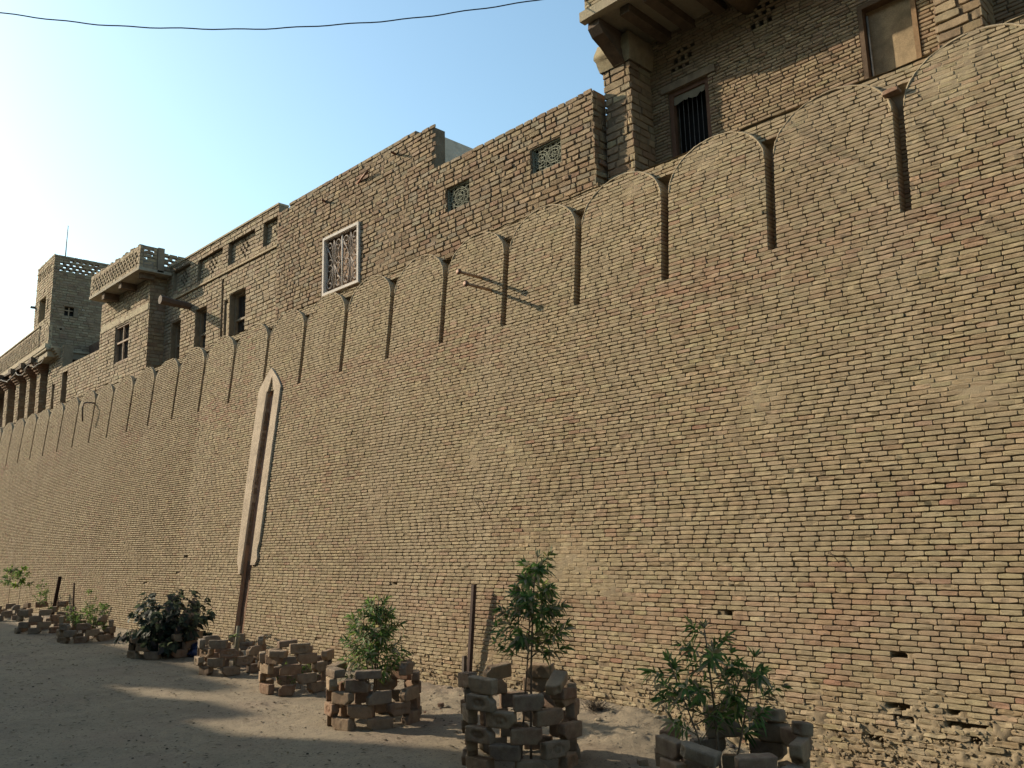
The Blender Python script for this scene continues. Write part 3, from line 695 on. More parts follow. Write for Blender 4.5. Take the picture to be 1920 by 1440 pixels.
masonry(A, FB, by0, by1, 7.64, 8.15, holes=tuple(lattice_holes(by0+.12, by1-.1, 7.72, 4)), L=.2, h=.082, jt=.009, dj=.008, pal=PAL_C, kind='far', seed=52, rough=1.2, back=-.10, corecol=(.3, .23, .15), trim=(.014, 0))
FBs = facY(by0, .004, 53)
masonry(A, FBs, BX, 6.98, 7.64, 8.15, holes=tuple([(x, x+.11, z, z+.066) for x, z in ((6.68, 8.02), (6.82, 8.02), (6.75, 7.93), (6.68, 7.93-.085*1+.0), (6.82, 7.93), (6.75, 7.75))][:5]), L=.2, h=.082, jt=.009, dj=.008, pal=PAL_A, kind='far', seed=54, back=-.10, corecol=(.16, .13, .10), trim=(.014, 0))
box(A, 6.98, 7.12, 17.93, 18.07, 7.6, 8.16, (.2, .15, .105))
masonry(A, facY(18.0, .003, 56), 7.12, 7.75, 7.6, 8.06, holes=tuple(lattice_holes(7.16, 7.7, 7.78, 3)), L=.2, h=.082, jt=.009, dj=.008, pal=PAL_A, kind='far', seed=57, back=-.10, corecol=(.16, .13, .10))
for k in range(0, 20, 1):   # broken teeth on the rail
    if k % 3 != 1: pbox(A, FB, by0+.05+k*.15, by0+.05+k*.15+.1, 8.15, 8.15+.02*(1+k % 2), -.10, 0, (.3, .23, .15))
tag(A.build('balcony', M_BRK, hC), 'open brick lattice balcony over the bay')
# carved beam sticking out of the wall
A = Acc(); pts = [(7.5, 16.97, 6.66), (7.2, 16.96, 6.665), (6.95, 16.95, 6.67), (6.72, 16.94, 6.69), (6.68, 16.94, 6.69)]
tube(A, pts, [.075, .08, .085, .10, .098], (.09, .06, .042), 7)
tag(A.build('beam_end', M_WOOD, hC, smooth=False), 'dark rough beam end sticking out between the windows')

# --- the tall house with the tower and the columned balcony
hF = thing('tower_house', (7.3, 27, 5), 'tall brick house with a square lattice topped tower above a columned balcony', 'house')
FE = facX(7.30, .004, 61); A = Acc()
ED = (24.60, 25.06, 5.3, 6.56); ES = (25.66, 25.90, 5.3, 6.32)
masonry(A, FE, 21.2, 26.35, 4.6, 6.69, holes=(ED, ES), L=.23, h=.08, jt=.010, dj=.012, pal=PAL_C, kind='far', seed=65, rough=1.3, back=-.25, half=.15, jitter=.003, corecol=(.19, .145, .095))
masonry(A, FE, 25.1, 26.35, 6.69, 7.35, L=.23, h=.08, jt=.010, dj=.012, pal=PAL_C, kind='far', seed=66, rough=1.3, back=-.25, corecol=(.19, .145, .095))
for k in range(5): pbox(A, FE, 25.35-.0*k, 26.3, 7.0+k*.065, 7.0+k*.065+.06, -.05, .03+.05*k, (.33, .25, .16))   # stepped corbel
box(A, 7.56, 7.62, 21.2, 26.3, 4.6, 6.6, (.05, .04, .03))
A.build('lower_wall', M_BRK, hF)
TX, TY0, TY1, TZ0, TZ1 = 7.02, 25.57, 27.45, 7.30, 10.06
ca, sa = math.cos(.045), math.sin(.045)
FT = plane_map(TX, TY0, sa, ca, -ca, sa, .004, 71); FTs = plane_map(TX, TY0, ca, -sa, -sa, -ca, .004, 72)
A = Acc()
tl = 1.88; NICH = (.62, 1.35, 8.28, 8.98); SLIT = (.30, .44, 8.50, 8.86)
latt = [(x, x+.09, z, z+.07) for x, z in [(.2+.17*i+(.085 if r % 2 else 0), 9.62+.085*r) for r in range(3) for i in range(9)]]
masonry(A, FT, 0, tl, TZ0, TZ1, holes=tuple([NICH, SLIT]+latt), L=.22, h=.08, jt=.01, dj=.012, pal=PAL_C, kind='far', seed=73, back=-.16, corecol=(.3, .23, .145), half=.2, trim=(.016, 0))
SW = (.36, .62, 8.30, 8.56)
rl = np.random.RandomState(8)
latt2 = [(x, x+.10, z, z+.075) for x, z in [(.16+.17*i+(.085 if r % 2 else 0), 9.60+.10*r) for r in range(4) for i in range(8)] if rl.rand() > .12]
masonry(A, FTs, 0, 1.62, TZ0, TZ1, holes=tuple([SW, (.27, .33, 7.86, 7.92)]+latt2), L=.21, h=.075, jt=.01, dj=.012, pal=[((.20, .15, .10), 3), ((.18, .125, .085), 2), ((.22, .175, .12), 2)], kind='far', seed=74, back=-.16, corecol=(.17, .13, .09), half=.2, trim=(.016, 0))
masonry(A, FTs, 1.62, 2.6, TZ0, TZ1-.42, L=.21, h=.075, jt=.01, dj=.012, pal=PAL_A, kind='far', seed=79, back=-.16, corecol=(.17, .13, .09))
def tb(u0, u1, w0, w1, z0, z1, c):   # box in the tower's own axes
    K = np.array([(u, z, -w_) for u in (u0, u1) for z in (z0, z1) for w_ in (w0, w1)])
    pbox(A, FT, u0, u1, z0, z1, -w1, -w0, c)
tb(.16, tl-.0, .16, 2.6, 7.32, 9.45, (.2, .155, .10))
tb(-.0, tl, 0.0, 3.0, 7.05, 7.30, (.29, .24, .17)); 
tb(-.05, tl+4.6, -.05, 1.7, 7.235, 7.30, (.32, .265, .18))
A.build('tower', M_BRK, hF)
A = Acc(); pbox(A, FTs, .36, .62, 8.30, 8.56, -.15, -.13, (.02, .02, .02)); pbox(A, FTs, .47, .50, 8.3, 8.56, -.08, -.05, (.25, .18, .12)); pbox(A, FTs, .36, .62, 8.45, 8.475, -.08, -.05, (.25, .18, .12)); pbox(A, FTs, .32, .70, 8.57, 8.60, -.05, .03, (.16, .11, .07))
pbox(A, FTs, .60, .72, 8.28, 8.60, .0, .02, (.13, .10, .07))
A.build('tower_window', M_WOOD, hF, smooth=False)
A = Acc(); tube(A, [FT([1.84], [8.88], [-.05])[0], FT([1.84], [8.88], [.13])[0]], .04, (.12, .11, .11), 8); A.build('rain_spout', M_MET, hF)
A = Acc()
masonry(A, FT, 0.0, 1.0, 7.42, 7.98, holes=tuple(lattice_holes(.06, .95, 7.52, 5, .15, .04)), L=.18, h=.082, jt=.01, dj=.01, pal=PAL_C, kind='far', seed=75, back=-.08, corecol=(.30, .23, .15))
FR = plane_map(TX-.02, TY0, sa, ca, -ca, sa, .004, 76)
masonry(A, FR, 1.0, 8.6, 7.42, 8.10, holes=tuple(lattice_holes(1.06, 8.5, 7.50, 6, .15, .04)), L=.18, h=.082, jt=.01, dj=.01, pal=PAL_C, kind='far', seed=77, back=-.08, corecol=(.30, .23, .15))
pbox(A, FR, 0, 8.6, 7.30, 7.42, -.12, .05, (.34, .275, .185)); pbox(A, FR, 0, 8.6, 7.22, 7.30, -.12, .02, (.24, .19, .125)); pbox(A, FR, 1.0, 8.6, 8.10, 8.14, -.11, .02, (.33, .26, .17))
tag(A.build('balcony_rail', M_BRK, hF), 'long openwork brick balcony rail')
FK = plane_map(7.22, 0, 0, 1, -1, 0, .003, 78)
for (p0, p1) in ((26.78, 27.12), (27.78, 28.12), (28.85, 29.25), (30.1, 30.5)):
    A = Acc()
    masonry(A, FK, p0, p1, 4.8, 6.80, L=.2, h=.08, jt=.01, dj=.01, pal=PAL_C, kind='far', seed=int(p0*10), back=-.9, corecol=(.24, .18, .115), trim=(.02, 0))
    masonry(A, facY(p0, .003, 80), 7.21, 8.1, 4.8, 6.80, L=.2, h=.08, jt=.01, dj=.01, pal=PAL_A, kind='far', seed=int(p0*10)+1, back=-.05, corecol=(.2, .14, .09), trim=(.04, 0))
    c_ = A.build('column', M_BRK, hF)
    A = Acc()
    for k in range(4): box(A, 7.18-.05*k, 7.4, p0-.03*k, p1+.03*k, 6.80+k*.07, 6.865+k*.07, (.2, .115, .07))
    box(A, 6.95, 8.1, p0+.05, p1-.05, 7.08, 7.24, (.10, .07, .05)); A.build('capital', M_BRK, c_, smooth=False)
A = Acc(); box(A, 8.1, 8.3, 24, 44, 4.8, 7.5, (.15, .085, .055)); box(A, 7.05, 8.3, 26.5, 44, 7.16, 7.22, (.09, .065, .045)); box(A, 8.0, 8.12, 28.4, 29.4, 5.0, 6.3, (.05, .04, .03)); box(A, 7.6, 11, 27.5, 44, 7.3, 7.6, (.25, .2, .14))
tag(A.build('veranda', M_BRK, hF, smooth=False), 'dark veranda behind the columns')
# scrolled brackets below the balcony edge
A = Acc(); rb = np.random.RandomState(3); pts = []
for t in np.linspace(0, 1, 60):
    y = 25.75+t*4.3; pts.append((7.0+.03*math.sin(t*30), y, 7.08-.17*abs(math.sin(t*9.5))-.03*rb.rand()))
tube(A, pts, .014, (.32, .29, .25), 5)
tag(A.build('hanging_cable', M_GEN, hF), 'pale cable looping below the balcony')
A = Acc(); tube(A, [FT([.1], [9.9], [-.3])[0], FT([.1], [10.5], [-.3])[0], FT([.06], [11.02], [-.3])[0]], [.018, .014, .010], (.09, .085, .08), 6)
o = A.build('antenna_mast', M_MET); tag(o, 'thin bare antenna mast rising from the tower roof', 'antenna')

# --- the porch house at the right
FP = facX(7.45, .01, 91); FPs = facY(5.375, .006, 92); FW_ = facX(7.87, .003, 93)
hG = thing('porch_house', (7.87, 3.5, 5), 'brick house with a deep shaded porch and balcony slab, at the right end', 'house')
A = Acc()
PW = (4.61, 5.155, 5.3, 6.785); PD = (2.335, 2.875, 5.3, 6.76)
dia = []
for cu, cv in ((4.92, 7.15), (3.86, 7.20), (2.6, 7.6)):
    for r in (-1, 0, 1):
        for k in (-1, 0, 1): 
            c0 = cu+k*.098-r*.045; dia.append((c0-.026, c0+.026, cv+r*.098-.03+.0*k, cv+r*.098+.03))
masonry(A, FW_, -1.5, 5.45, 4.8, 8.6, holes=tuple([PW, PD]+dia), L=.150, h=.0405, jt=.008, dj=.014, pal=[((.285, .212, .135), 4), ((.26, .19, .12), 3), ((.30, .228, .145), 3), ((.24, .165, .105), 2)], kind='mid', seed=95, rough=1.0, back=-.22, half=.1, jitter=.003, corecol=(.13, .10, .065), lvar=.1)
A.build('back_wall', M_BRK, hG)
A = Acc(); box(A, 8.1, 8.2, -1.5, 5.4, 5, 8.6, (.02, .02, .02)); box(A, 8.09, 10, 5.3, 5.45, 5, 8.5, (.05, .04, .03)); tag(A.build('dark_interior', M_GEN, hG, smooth=False))  # near-black sheets in place of the rooms' darkness behind the openings
for (p0, p1, sd) in ((5.375, 5.775, 1), (1.70, 2.075, 2)):
    A = Acc()
    masonry(A, FP, p0, p1, 4.8, 7.16, L=.235, h=.0905, jt=.012, dj=.014, pal=PAL_A+[((.34, .26, .16), 4)], kind='mid', seed=96+sd, rough=2.2, back=-.2, half=.25, jitter=.005, corecol=(.15, .11, .07), lvar=.12, trim=(.03, .03))
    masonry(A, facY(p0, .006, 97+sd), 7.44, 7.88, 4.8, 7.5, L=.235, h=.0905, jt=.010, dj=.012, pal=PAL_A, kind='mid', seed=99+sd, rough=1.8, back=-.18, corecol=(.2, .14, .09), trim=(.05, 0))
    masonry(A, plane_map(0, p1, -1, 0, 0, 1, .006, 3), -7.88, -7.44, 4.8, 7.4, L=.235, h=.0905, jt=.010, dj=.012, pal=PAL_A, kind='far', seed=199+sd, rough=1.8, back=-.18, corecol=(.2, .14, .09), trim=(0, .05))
    c_ = A.build('pillar', M_BRK, hG)
    A = Acc()   # crumbling mud capital
    n_ = 14; zz = np.linspace(7.15, 7.50, n_); uu = np.linspace(p0-.015, p1+.015, 10)
    prof = .02+.045*np.sin((zz-7.15)/.35*3.1)+.02*(zz > 7.3)
    U_, Z_ = np.meshgrid(uu, zz); U_ = (p0+p1)/2+(U_-(p0+p1)/2)*(1+prof[:, None]*.6/((p1-p0)/2+.015)); O_ = prof[:, None]+.018*fbm(U_*9, Z_*9, 0, 5, 3)
    V_ = np.stack([7.45-O_, U_, Z_], -1).reshape(-1, 3); i, j = np.meshgrid(np.arange(9), np.arange(n_-1)); b = (j*10+i).ravel()
    A.add(V_, np.stack([b, b+1, b+11, b+10], 1), (.30, .25, .16))
    for s, ue in ((-1, p0-.015), (1, p1+.015)):
        V2 = []
        for zk, pk_ in zip(zz, prof): V2 += [(7.45-O_[list(prof).index(pk_), 0 if s < 0 else -1], ue+s*pk_*.6, zk), (7.87, ue+s*pk_*.6, zk)]
        A.add(V2, [[2*k, 2*k+1, 2*k+3, 2*k+2] for k in range(n_-1)], (.27, .215, .14))
    A.build('capital', M_BRK, c_)
# bracket beams and slab
A = Acc(); SX = 6.93; SZ = 7.545; SY1 = 5.62
box(A, SX, 8.0, -2.0, SY1, SZ, SZ+.07, (.28, .235, .165)); box(A, SX-.035, SX+.06, -2.0, SY1+.03, SZ-.02, SZ+.10, (.30, .25, .17))
A.build('balcony_slab', M_PLA, hG, smooth=False)
for y in (5.05, 4.72, 4.30, 2.9, 2.45, 1.2, .7):
    A = Acc(); box(A, SX+.12, 7.95, y, y+.13, SZ-.10, SZ+.01, (.11, .078, .052)); A.build('joist', M_WOOD, hG, smooth=False)
A = Acc()
def corbel(y0_, y1_, c, big=1.0):
    prof = [(7.9, 7.52), (6.99, 7.52), (6.98, 7.44), (7.05, 7.36), (7.20, 7.30), (7.35, 7.20), (7.45, 7.14), (7.9, 7.14)]
    prof = [(7.9-(7.9-x)*1, 7.52-(7.52-z)*big) for x, z in prof]
    c0 = (7.6, 7.42)
    for yy, flip in ((y0_, 0), (y1_, 1)):
        V = [(x, yy, z) for x, z in prof]; k = len(V); V.append((7.5, yy, 7.4)); 
        A.add(V, [[k, i, (i+1) % k, (i+1) % k] if not flip else [k, (i+1) % k, i, i] for i in range(k)], c)
    V = []
    for x, z in prof: V += [(x, y0_, z), (x, y1_, z)]
    k = len(prof); A.add(V, [[2*i, 2*i+1, (2*i+3) % (2*k), (2*i+2) % (2*k)] for i in range(k)], c)
corbel(5.43, 5.60, (.10, .07, .05))
tag(A.build('corbel', M_WOOD, hG, smooth=False), 'dark timber corbel on the pillar')
A = Acc(); tube(A, [(7.95, 4.02, 7.40), (7.45, 4.02, 7.40), (7.2, 4.02, 7.42), (7.05, 4.02, 7.47), (6.99, 4.02, 7.50)], [.13, .13, .12, .09, .04], (.12, .085, .052), 12)
tag(A.build('corbel', M_WOOD, hG), 'big rounded timber corbel under the slab')
FPP = facX(SX+.02, .006, 101)
A = Acc(); masonry(A, FPP, -1.5, SY1, SZ+.10, 8.4, L=.20, h=.05, jt=.009, dj=.012, pal=PAL_C, kind='mid', seed=102, rough=1.6, back=-.2, half=.2, corecol=(.28, .21, .13))
A.build('balcony_wall', M_BRK, hG)
A = Acc(); pbox(A, FW_, 4.50, 5.235, 6.79, 6.875, -.1, .02, (.20, .15, .10)); A.build('lintel', M_WOOD, hG, smooth=False)
f = barred_window(hG, FW_, PW[0], PW[1], PW[2], PW[3], dep=-.06, bars=7, mid=(.32,), frame=.055, col=(.13, .07, .045), panel=(.008, .007, .006)); f['label'] = 'small barred window with a dark frame under the porch'
A = Acc()   # torn cloth hanging in the top of the window
us_ = np.linspace(4.68, 5.10, 22); V = []
for k, u in enumerate(us_): V += [tuple(FW_([u], [6.73], [-.05])[0]), tuple(FW_([u], [6.665-.045*abs(float(vn(u*14, 0, 0, 8)))-.05*(u-4.68)], [-.045])[0])]
A.add(V, [[2*k, 2*k+1, 2*k+3, 2*k+2] for k in range(21)], (.20, .17, .12)); A.build('torn_cloth', M_GEN, f)
# boarded window
A = Acc()
u0, u1, v0, v1 = PD
pbox(A, FW_, u0, u0+.045, v0, v1, -.14, .012, (.22, .14, .075)); pbox(A, FW_, u1-.045, u1, v0, v1, -.14, .012, (.10, .065, .04)); pbox(A, FW_, u0+.045, u1-.045, v1-.05, v1, -.14, .012, (.10, .065, .04))
bw = tag(A.build('boarded_window', M_WOOD, hG, smooth=False), 'window frame closed with a tan board')
A = Acc(); pbox(A, FW_, u0+.045, u1-.045, v0, v1-.05, -.11, -.09, (.27, .20, .118))
A.build('board', M_WOOD, bw, smooth=False)
A = Acc(); tube(A, [FW_([u1-.06], [v0], [-.07])[0], FW_([u1-.06], [v1-.1], [-.07])[0]], .011, (.34, .32, .28), 7); tube(A, [FW_([u0+.06], [v0], [-.07])[0], FW_([u0+.06], [v1-.1], [-.07])[0]], .009, (.34, .32, .28), 7)
A.build('conduit', M_MET, bw)

# ------------------------------------------------------------------ houses across the lane, behind the viewer's left shoulder: they shade the lane
def far_house(y0, y1, h, label, seed, tops=()):
    hh = thing('street_house', (-4.3, (y0+y1)/2, 0), label, 'house', 'houses across the lane')
    A = Acc(); f = plane_map(-4, 0, 0, 1, 1, 0, .0, seed)
    wins = [(y, y+.9, z, z+1.3) for z in (3.3, 6.2) for y in np.arange(y0+1.0, y1-1.5, 2.6)] if y1-y0 > 3 else []
    us = sorted(set([y0, y1]+[x for q_ in wins for x in q_[:2]])); vs = sorted(set([-.2, h]+[x for q_ in wins for x in q_[2:] if x < h]))
    wins = [q_ for q_ in wins if q_[3] < h-.3]
    slab2d(A, us, vs, lambda u, v: not any(a_ < u < b_ and c_ < v < d_ for a_, b_, c_, d_ in wins), f, 0, -.4, (.34, .26, .165))
    box(A, -10, -4.4, y0+.001, y1-.001, -.2, h-.9, (.3, .23, .15))
    for a_, b_, z_ in tops: box(A, -4.38, -4.02, a_, b_, h-.002, z_, (.34, .26, .165))
    A.build('wall', M_BRK, hh, smooth=False)
    for a_, b_, c_, d_ in wins:
        A = Acc()
        for r in ((a_, a_+.07, c_, d_), (b_-.07, b_, c_, d_), (a_+.07, b_-.07, d_-.07, d_), (a_+.07, b_-.07, c_, c_+.07), ((a_+b_)/2-.03, (a_+b_)/2+.03, c_+.07, d_-.07)): pbox(A, f, *r, -.2, -.14, (.12, .07, .04))
        A.build('window', M_WOOD, hh, smooth=False)
far_house(-12, 24.4, 11.0, 'tallest brick house across the lane, left of and behind the viewer', 1)
far_house(24.4, 25.8, 8.45, 'narrow low brick house in the gap across the lane', 2, ())
far_house(25.8, 29.3, 8.72, 'low brick house across the lane with a stepped parapet', 3, ((26.4, 27.5, 9.12),))
far_house(29.3, 36.0, 9.80, 'brick house across the lane with a raised parapet block', 4, ((31.0, 34.0, 10.1), (34.0, 36.0, 10.3)))
far_house(36.0, 64.0, 10.4, 'long brick house across the lane at its far end', 5)
#==PART3==
# ------------------------------------------------------------------ loose things on the wall
def flange_pipe(y, z, L, label):
    xw = D+BT*z; A = Acc(); pts = [(xw+.03, y, z), (xw-L*.5, y, z), (xw-L, y, z)]
    tube(A, pts, .019, (.30, .19, .12), 12); tube(A, [(xw-L-.005, y, z), (xw-L+.02, y, z)], .036, (.16, .09, .06), 12)
    o = A.build('iron_pipe', M_MET); tag(o, label, 'pipe')
flange_pipe(7.348, 4.825, .385, 'upper of the two rusty flanged pipes sticking out of a merlon')
flange_pipe(7.16, 4.617, .42, 'lower of the two rusty flanged pipes sticking out of a merlon')
A = Acc(); z0 = 5.10; xw = D+BT*z0
tube(A, [(xw+.05, 20.93, 5.06), (xw-.10, 20.95, 5.08), (xw-.24, 20.97, 5.06), (xw-.26, 20.98, 4.95), (xw-.24, 20.98, 4.62)], .018, (.10, .075, .06), 7)
tag(A.build('bent_pipe', M_MET), 'dark bent drain pipe hooked over the wall below the columned balcony', 'pipe')
# long twig roots stuck in the wall joints
for (y, z, dy, dz) in ((7.30, 2.10, -.22, -.16), (3.05, 1.44, -.10, -.07)):
    A = Acc(); xw = D+BT*z
    tube(A, [(xw+.0, y, z), (xw-.05, y+dy*.3, z+.02), (xw-.05, y+dy, z+dz)], .0035, (.09, .06, .04), 5)
    o = A.build('dry_twig', M_WOOD); tag(o, 'thin dry twig stuck in the wall beside the tallest sapling' if y > 5 else 'thin dry twig stuck in the wall at the right', 'twig')
# iron posts
def post(name, p0, p1, r, c, label, fins=False):
    A = Acc(); p0 = np.array(p0, float); p1 = np.array(p1, float)
    d = (p1-p0)/np.linalg.norm(p1-p0); s = np.cross(d, [0, 0, 1.]) if abs(d[2]) < .9 else np.array([1, 0, 0.]); s /= np.linalg.norm(s); t = np.cross(d, s)
    # angle iron: two thin flanges
    for a_, b_ in ((s, t), (t, s)):
        V = []
        for e in (p0, p1):
            V += [e, e+a_*r*2, e+a_*r*2+b_*.006, e+b_*.006]
        V = np.array(V); q = np.array([[0, 1, 5, 4], [1, 2, 6, 5], [2, 3, 7, 6], [3, 0, 4, 7], [4, 5, 6, 7], [3, 2, 1, 0]]); A.add(V[q].reshape(-1, 3), np.arange(24).reshape(6, 4), c)
    o = A.build(name, M_MET, smooth=False); tag(o, label, 'post')
post('iron_post', (6.29, 7.11, -.05), (6.335, 7.03, 1.14), .021, (.05, .032, .028), 'tall dark iron post leaning on the wall behind the tallest brick ring')
post('iron_post', (6.16, 7.03, -.05), (6.24, 7.10, .40), .02, (.06, .045, .035), 'short iron stub standing beside the tall post')
post('iron_post', (5.95, 19.95, .0), (5.92, 19.40, 1.12), .028, (.05, .03, .025), 'thick dark post leaning behind the low shrub ring far left')
post('iron_post', (6.05, 18.95, .0), (5.98, 18.80, .98), .014, (.06, .04, .03), 'thin rod beside the thick leaning post far left')
# overhead cable
A = Acc(); cp = []
P0 = np.array([2.112, 10.584, 7.943]); P1 = np.array([6.633, 6.086, 7.917])
for t in np.linspace(-1.2, 1.9, 160):
    p = P0+(P1-P0)*t; z = 7.93-.013*t-1.16*t*(1-t)+.16*t*(1-t)*(t-.5); z += .006*math.sin(t*60)+.004*math.sin(t*23)
    cp.append((p[0], p[1], z))
tube(A, cp, .007, (.012, .014, .02), 6); tag(A.build('overhead_cable', M_GEN), 'black overhead cable sagging across the sky', 'cable')

# ------------------------------------------------------------------ loose bricks
def brick_mesh(seed, Lb=.222, Wb=.072, Hb=.108, frog=0, broken=False):
    """x = length, y = thickness (outer face at -y), z = height"""
    rs = np.random.RandomState(seed); nx, ny_, nz_ = 22, 7, 11
    faces = []; A = Acc()
    r = .0075
    def surf(P):
        P = np.array(P, float); h = np.array([Lb/2, Wb/2, Hb/2]); inner = np.clip(P, -(h-r), h-r); d = P-inner; n = np.linalg.norm(d, axis=-1, keepdims=True)
        out = inner+d/np.maximum(n, 1e-9)*np.minimum(n, r)
        nn = fbm(out[..., 0]*16+seed, out[..., 1]*16, out[..., 2]*16, seed, 3); n3 = vn(out[..., 0]*70, out[..., 1]*70, out[..., 2]*70, seed+4)
        dirn = out/np.linalg.norm(out, axis=-1, keepdims=True)
        out = out+dirn*(nn*.0075+n3*.0022)[..., None]
        if broken:
            cut = Lb/2-.05+.03*fbm(out[..., 1]*20, out[..., 2]*20, 1, seed+9, 2)+out[..., 2]*.35; out[..., 0] = np.where(out[..., 0] > cut, cut+.1*(out[..., 0]-cut), out[..., 0])
        # chipped corner
        cx = Lb/2*rs_c[0]; cz = Hb/2*rs_c[1]; dd = np.sqrt((out[..., 0]-cx)**2+(out[..., 2]-cz)**2+(out[..., 1]*.6)**2); k = sstep(.05, .0, dd)[..., None]*.38
        out = out*(1-k)
        return out
    rs_c = (rs.choice([-1, 1]), rs.choice([-1, 1]))
    h = np.array([Lb/2, Wb/2, Hb/2]); dims = (nx, ny_, nz_)
    for ax in range(3):
        o1, o2 = [(1, 2), (2, 0), (0, 1)][ax]
        for s in (-1, 1):
            a1 = np.linspace(-1, 1, dims[o1]+1); a2 = np.linspace(-1, 1, dims[o2]+1)
            G1, G2 = np.meshgrid(a1*h[o1], a2*h[o2]); P = np.zeros(G1.shape+(3,)); P[..., ax] = s*h[ax]; P[..., o1] = G1; P[..., o2] = G2
            P = surf(P)
            if ax == 1 and s == -1 and frog:
                e = np.sqrt((P[..., 0]/.062)**2+(P[..., 2]/.031)**2); dep = sstep(1.0, .82, e)*.011
                if frog == 1: dep = dep*(1-.8*sstep(.1, .5, vn(P[..., 0]*95, P[..., 2]*28, seed, 3))*sstep(.75, .6, e))
                if frog == 2: dep = np.where((np.abs(P[..., 0]) < .055) & (np.abs(P[..., 2]) < .012), .007, 0)
                P[..., 1] += dep
            m1 = len(a1); i, j = np.meshgrid(np.arange(len(a1)-1), np.arange(len(a2)-1)); b = (j*m1+i).ravel()
            q = np.stack([b, b+1, b+1+m1, b+m1], 1)
            if s < 0: q = q[:, ::-1]
            A.add(P.reshape(-1, 3), q, (.2, .15, .1))
    o = A.build('brick', M_LOOSE); me = o.data; bpy.data.objects.remove(o); return me
import bmesh
def weld(me):
    bm = bmesh.new(); bm.from_mesh(me); bmesh.ops.remove_doubles(bm, verts=bm.verts, dist=.0006); bm.to_mesh(me); bm.free(); return me
BM = [weld(brick_mesh(s, frog=f, broken=b_, Lb=l_)) for s, f, b_, l_ in ((1, 1, 0, .225), (2, 0, 0, .222), (3, 2, 0, .22), (4, 0, 0, .228), (5, 1, 0, .218), (6, 0, 1, .20), (7, 0, 0, .215), (8, 1, 0, .225), (9, 0, 1, .15), (10, 0, 0, .12))]
def ring(cx, cy_, R, courses, seed, label, n=7, tilt=(), missing=0.05, phase=0):
    rs = np.random.RandomState(seed); g = float(gz(cx, cy_))
    t = thing('brick_ring', (cx, cy_, g), label, 'brick planter', 'rings of loose bricks round the saplings')
    def put(ang, z, r, mi, yaw=0, roll=0, pitch=0, flat=False):
        o = bpy.data.objects.new('brick', BM[mi]); COL.objects.link(o); o.parent = t
        # outward direction = (cos ang, sin ang); local -y must face outward
        Mz = Matrix.Rotation(ang+math.pi/2+yaw, 4, 'Z'); Mx = Matrix.Rotation(roll, 4, 'X'); My = Matrix.Rotation(pitch, 4, 'Y')
        M = Mz @ My @ Mx
        if flat: M = Mz @ My @ Matrix.Rotation(math.pi/2+roll, 4, 'X')
        o.matrix_local = Matrix.Translation((r*math.cos(ang), r*math.sin(ang), z)) @ M
        return o
    h = .1085; top = courses
    for c in range(courses):
        for k in range(n):
            if c and rs.rand() < missing*(1.8 if c == courses-1 else .5): continue
            ang = phase+2*math.pi*(k+.5*(c % 2))/n+rs.normal(0, .035)
            mi = int(rs.choice([0, 1, 2, 3, 4, 6, 7, 1, 3, 6, 5])); flat_ = False
            put(ang, h*(c+.5)-.006+rs.normal(0, .0015), R-.036+rs.normal(0, .013), mi, rs.normal(0, .11)+(math.pi if rs.rand() < .25 else 0), rs.normal(0, .03), rs.normal(0, .012))
    for (ang, dz, mi, yaw, roll, pitch, flat) in tilt:
        put(ang, h*courses+dz, R-.04, mi, yaw, roll, pitch, flat)
    return t
CA = math.atan2(-FW[1], -FW[0])          # direction towards the viewer
def rc(fx, fy, R=.43): 
    d = np.array([fx, fy])/math.hypot(fx, fy); return fx+d[0]*R, fy+d[1]*R
R1 = (4.68, 2.90); R2 = (4.66, 4.68); R3 = rc(4.56, 6.40); R4 = rc(5.09, 8.60); R5 = rc(5.20, 10.33); R6 = rc(5.2, 12.3, .5); R7 = rc(5.16, 15.45); R8 = rc(5.16, 17.72, .46); R9 = rc(5.52, 21.45)
ring(*R1, .44, 3, 3, 'nearest ring of loose bricks, at the bottom right round a bushy sapling', tilt=((CA+.05, .034, 3, .05, .03, .0, True), (CA-.72, .06, 1, .15, .05, .20, True), (CA-1.35, .05, 6, .25, 0, .05, False), (CA+.95, .05, 3, .1, 0, .0, False), (CA+1.35, .14, 8, .1, .1, .08, True), (CA+2.25, .05, 4, .2, 0, -.02, False), (CA+3.05, .05, 1, .05, 0, .03, False), (CA+3.05, .150, 6, .25, .1, -.06, True), (CA-2.15, .05, 2, .1, 0, .04, False), (CA+2.35, .15, 3, -.15, .1, .05, True), (CA+1.7, .05, 6, .2, 0, .02, False)), phase=CA-.35, missing=0)
ring(*R2, .43, 5, 14, 'tallest ring of loose bricks, round the slim two stemmed sapling', tilt=((CA+.75, .055, 1, .45, .1, -.38, True), (CA+.95, -.03, 4, .1, 0, .1, True), (CA+2.7, .05, 0, 0, -.15, 0, False), (CA-.75, .05, 3, .1, .05, .05, False), (CA-1.5, .05, 6, .4, 0, -.1, False), (CA+3.6, .05, 0, .1, -.2, .1, False)), phase=CA+.12, missing=.08)
ring(*R3, .42, 4, 5, 'brick ring round the dense leafy sapling in the middle', tilt=((CA+.05, .035, 3, .05, 0, 0, True), (CA+1.1, .05, 5, .1, 0, .03, False), (CA-1.0, .035, 1, .1, 0, .04, True), (CA-1.9, .035, 3, .0, 0, .06, True), (CA+2.6, .035, 3, 0, 0, 0, True)), phase=CA+.3)
ring(*R4, .41, 4, 6, 'brick ring with only small green weeds inside, left of the leafy sapling', tilt=((CA+.35, .05, 7, .1, 0, .02, False), (CA-2.6, .035, 1, 0, 0, .04, True), (CA-.35, -.0, 1, .1, 0, .04, True)), phase=CA+.05, missing=.12)
ring(*R5, .41, 4, 7, 'brick ring with a cut stump, just right of the dark bush', phase=CA+.25, missing=.14)
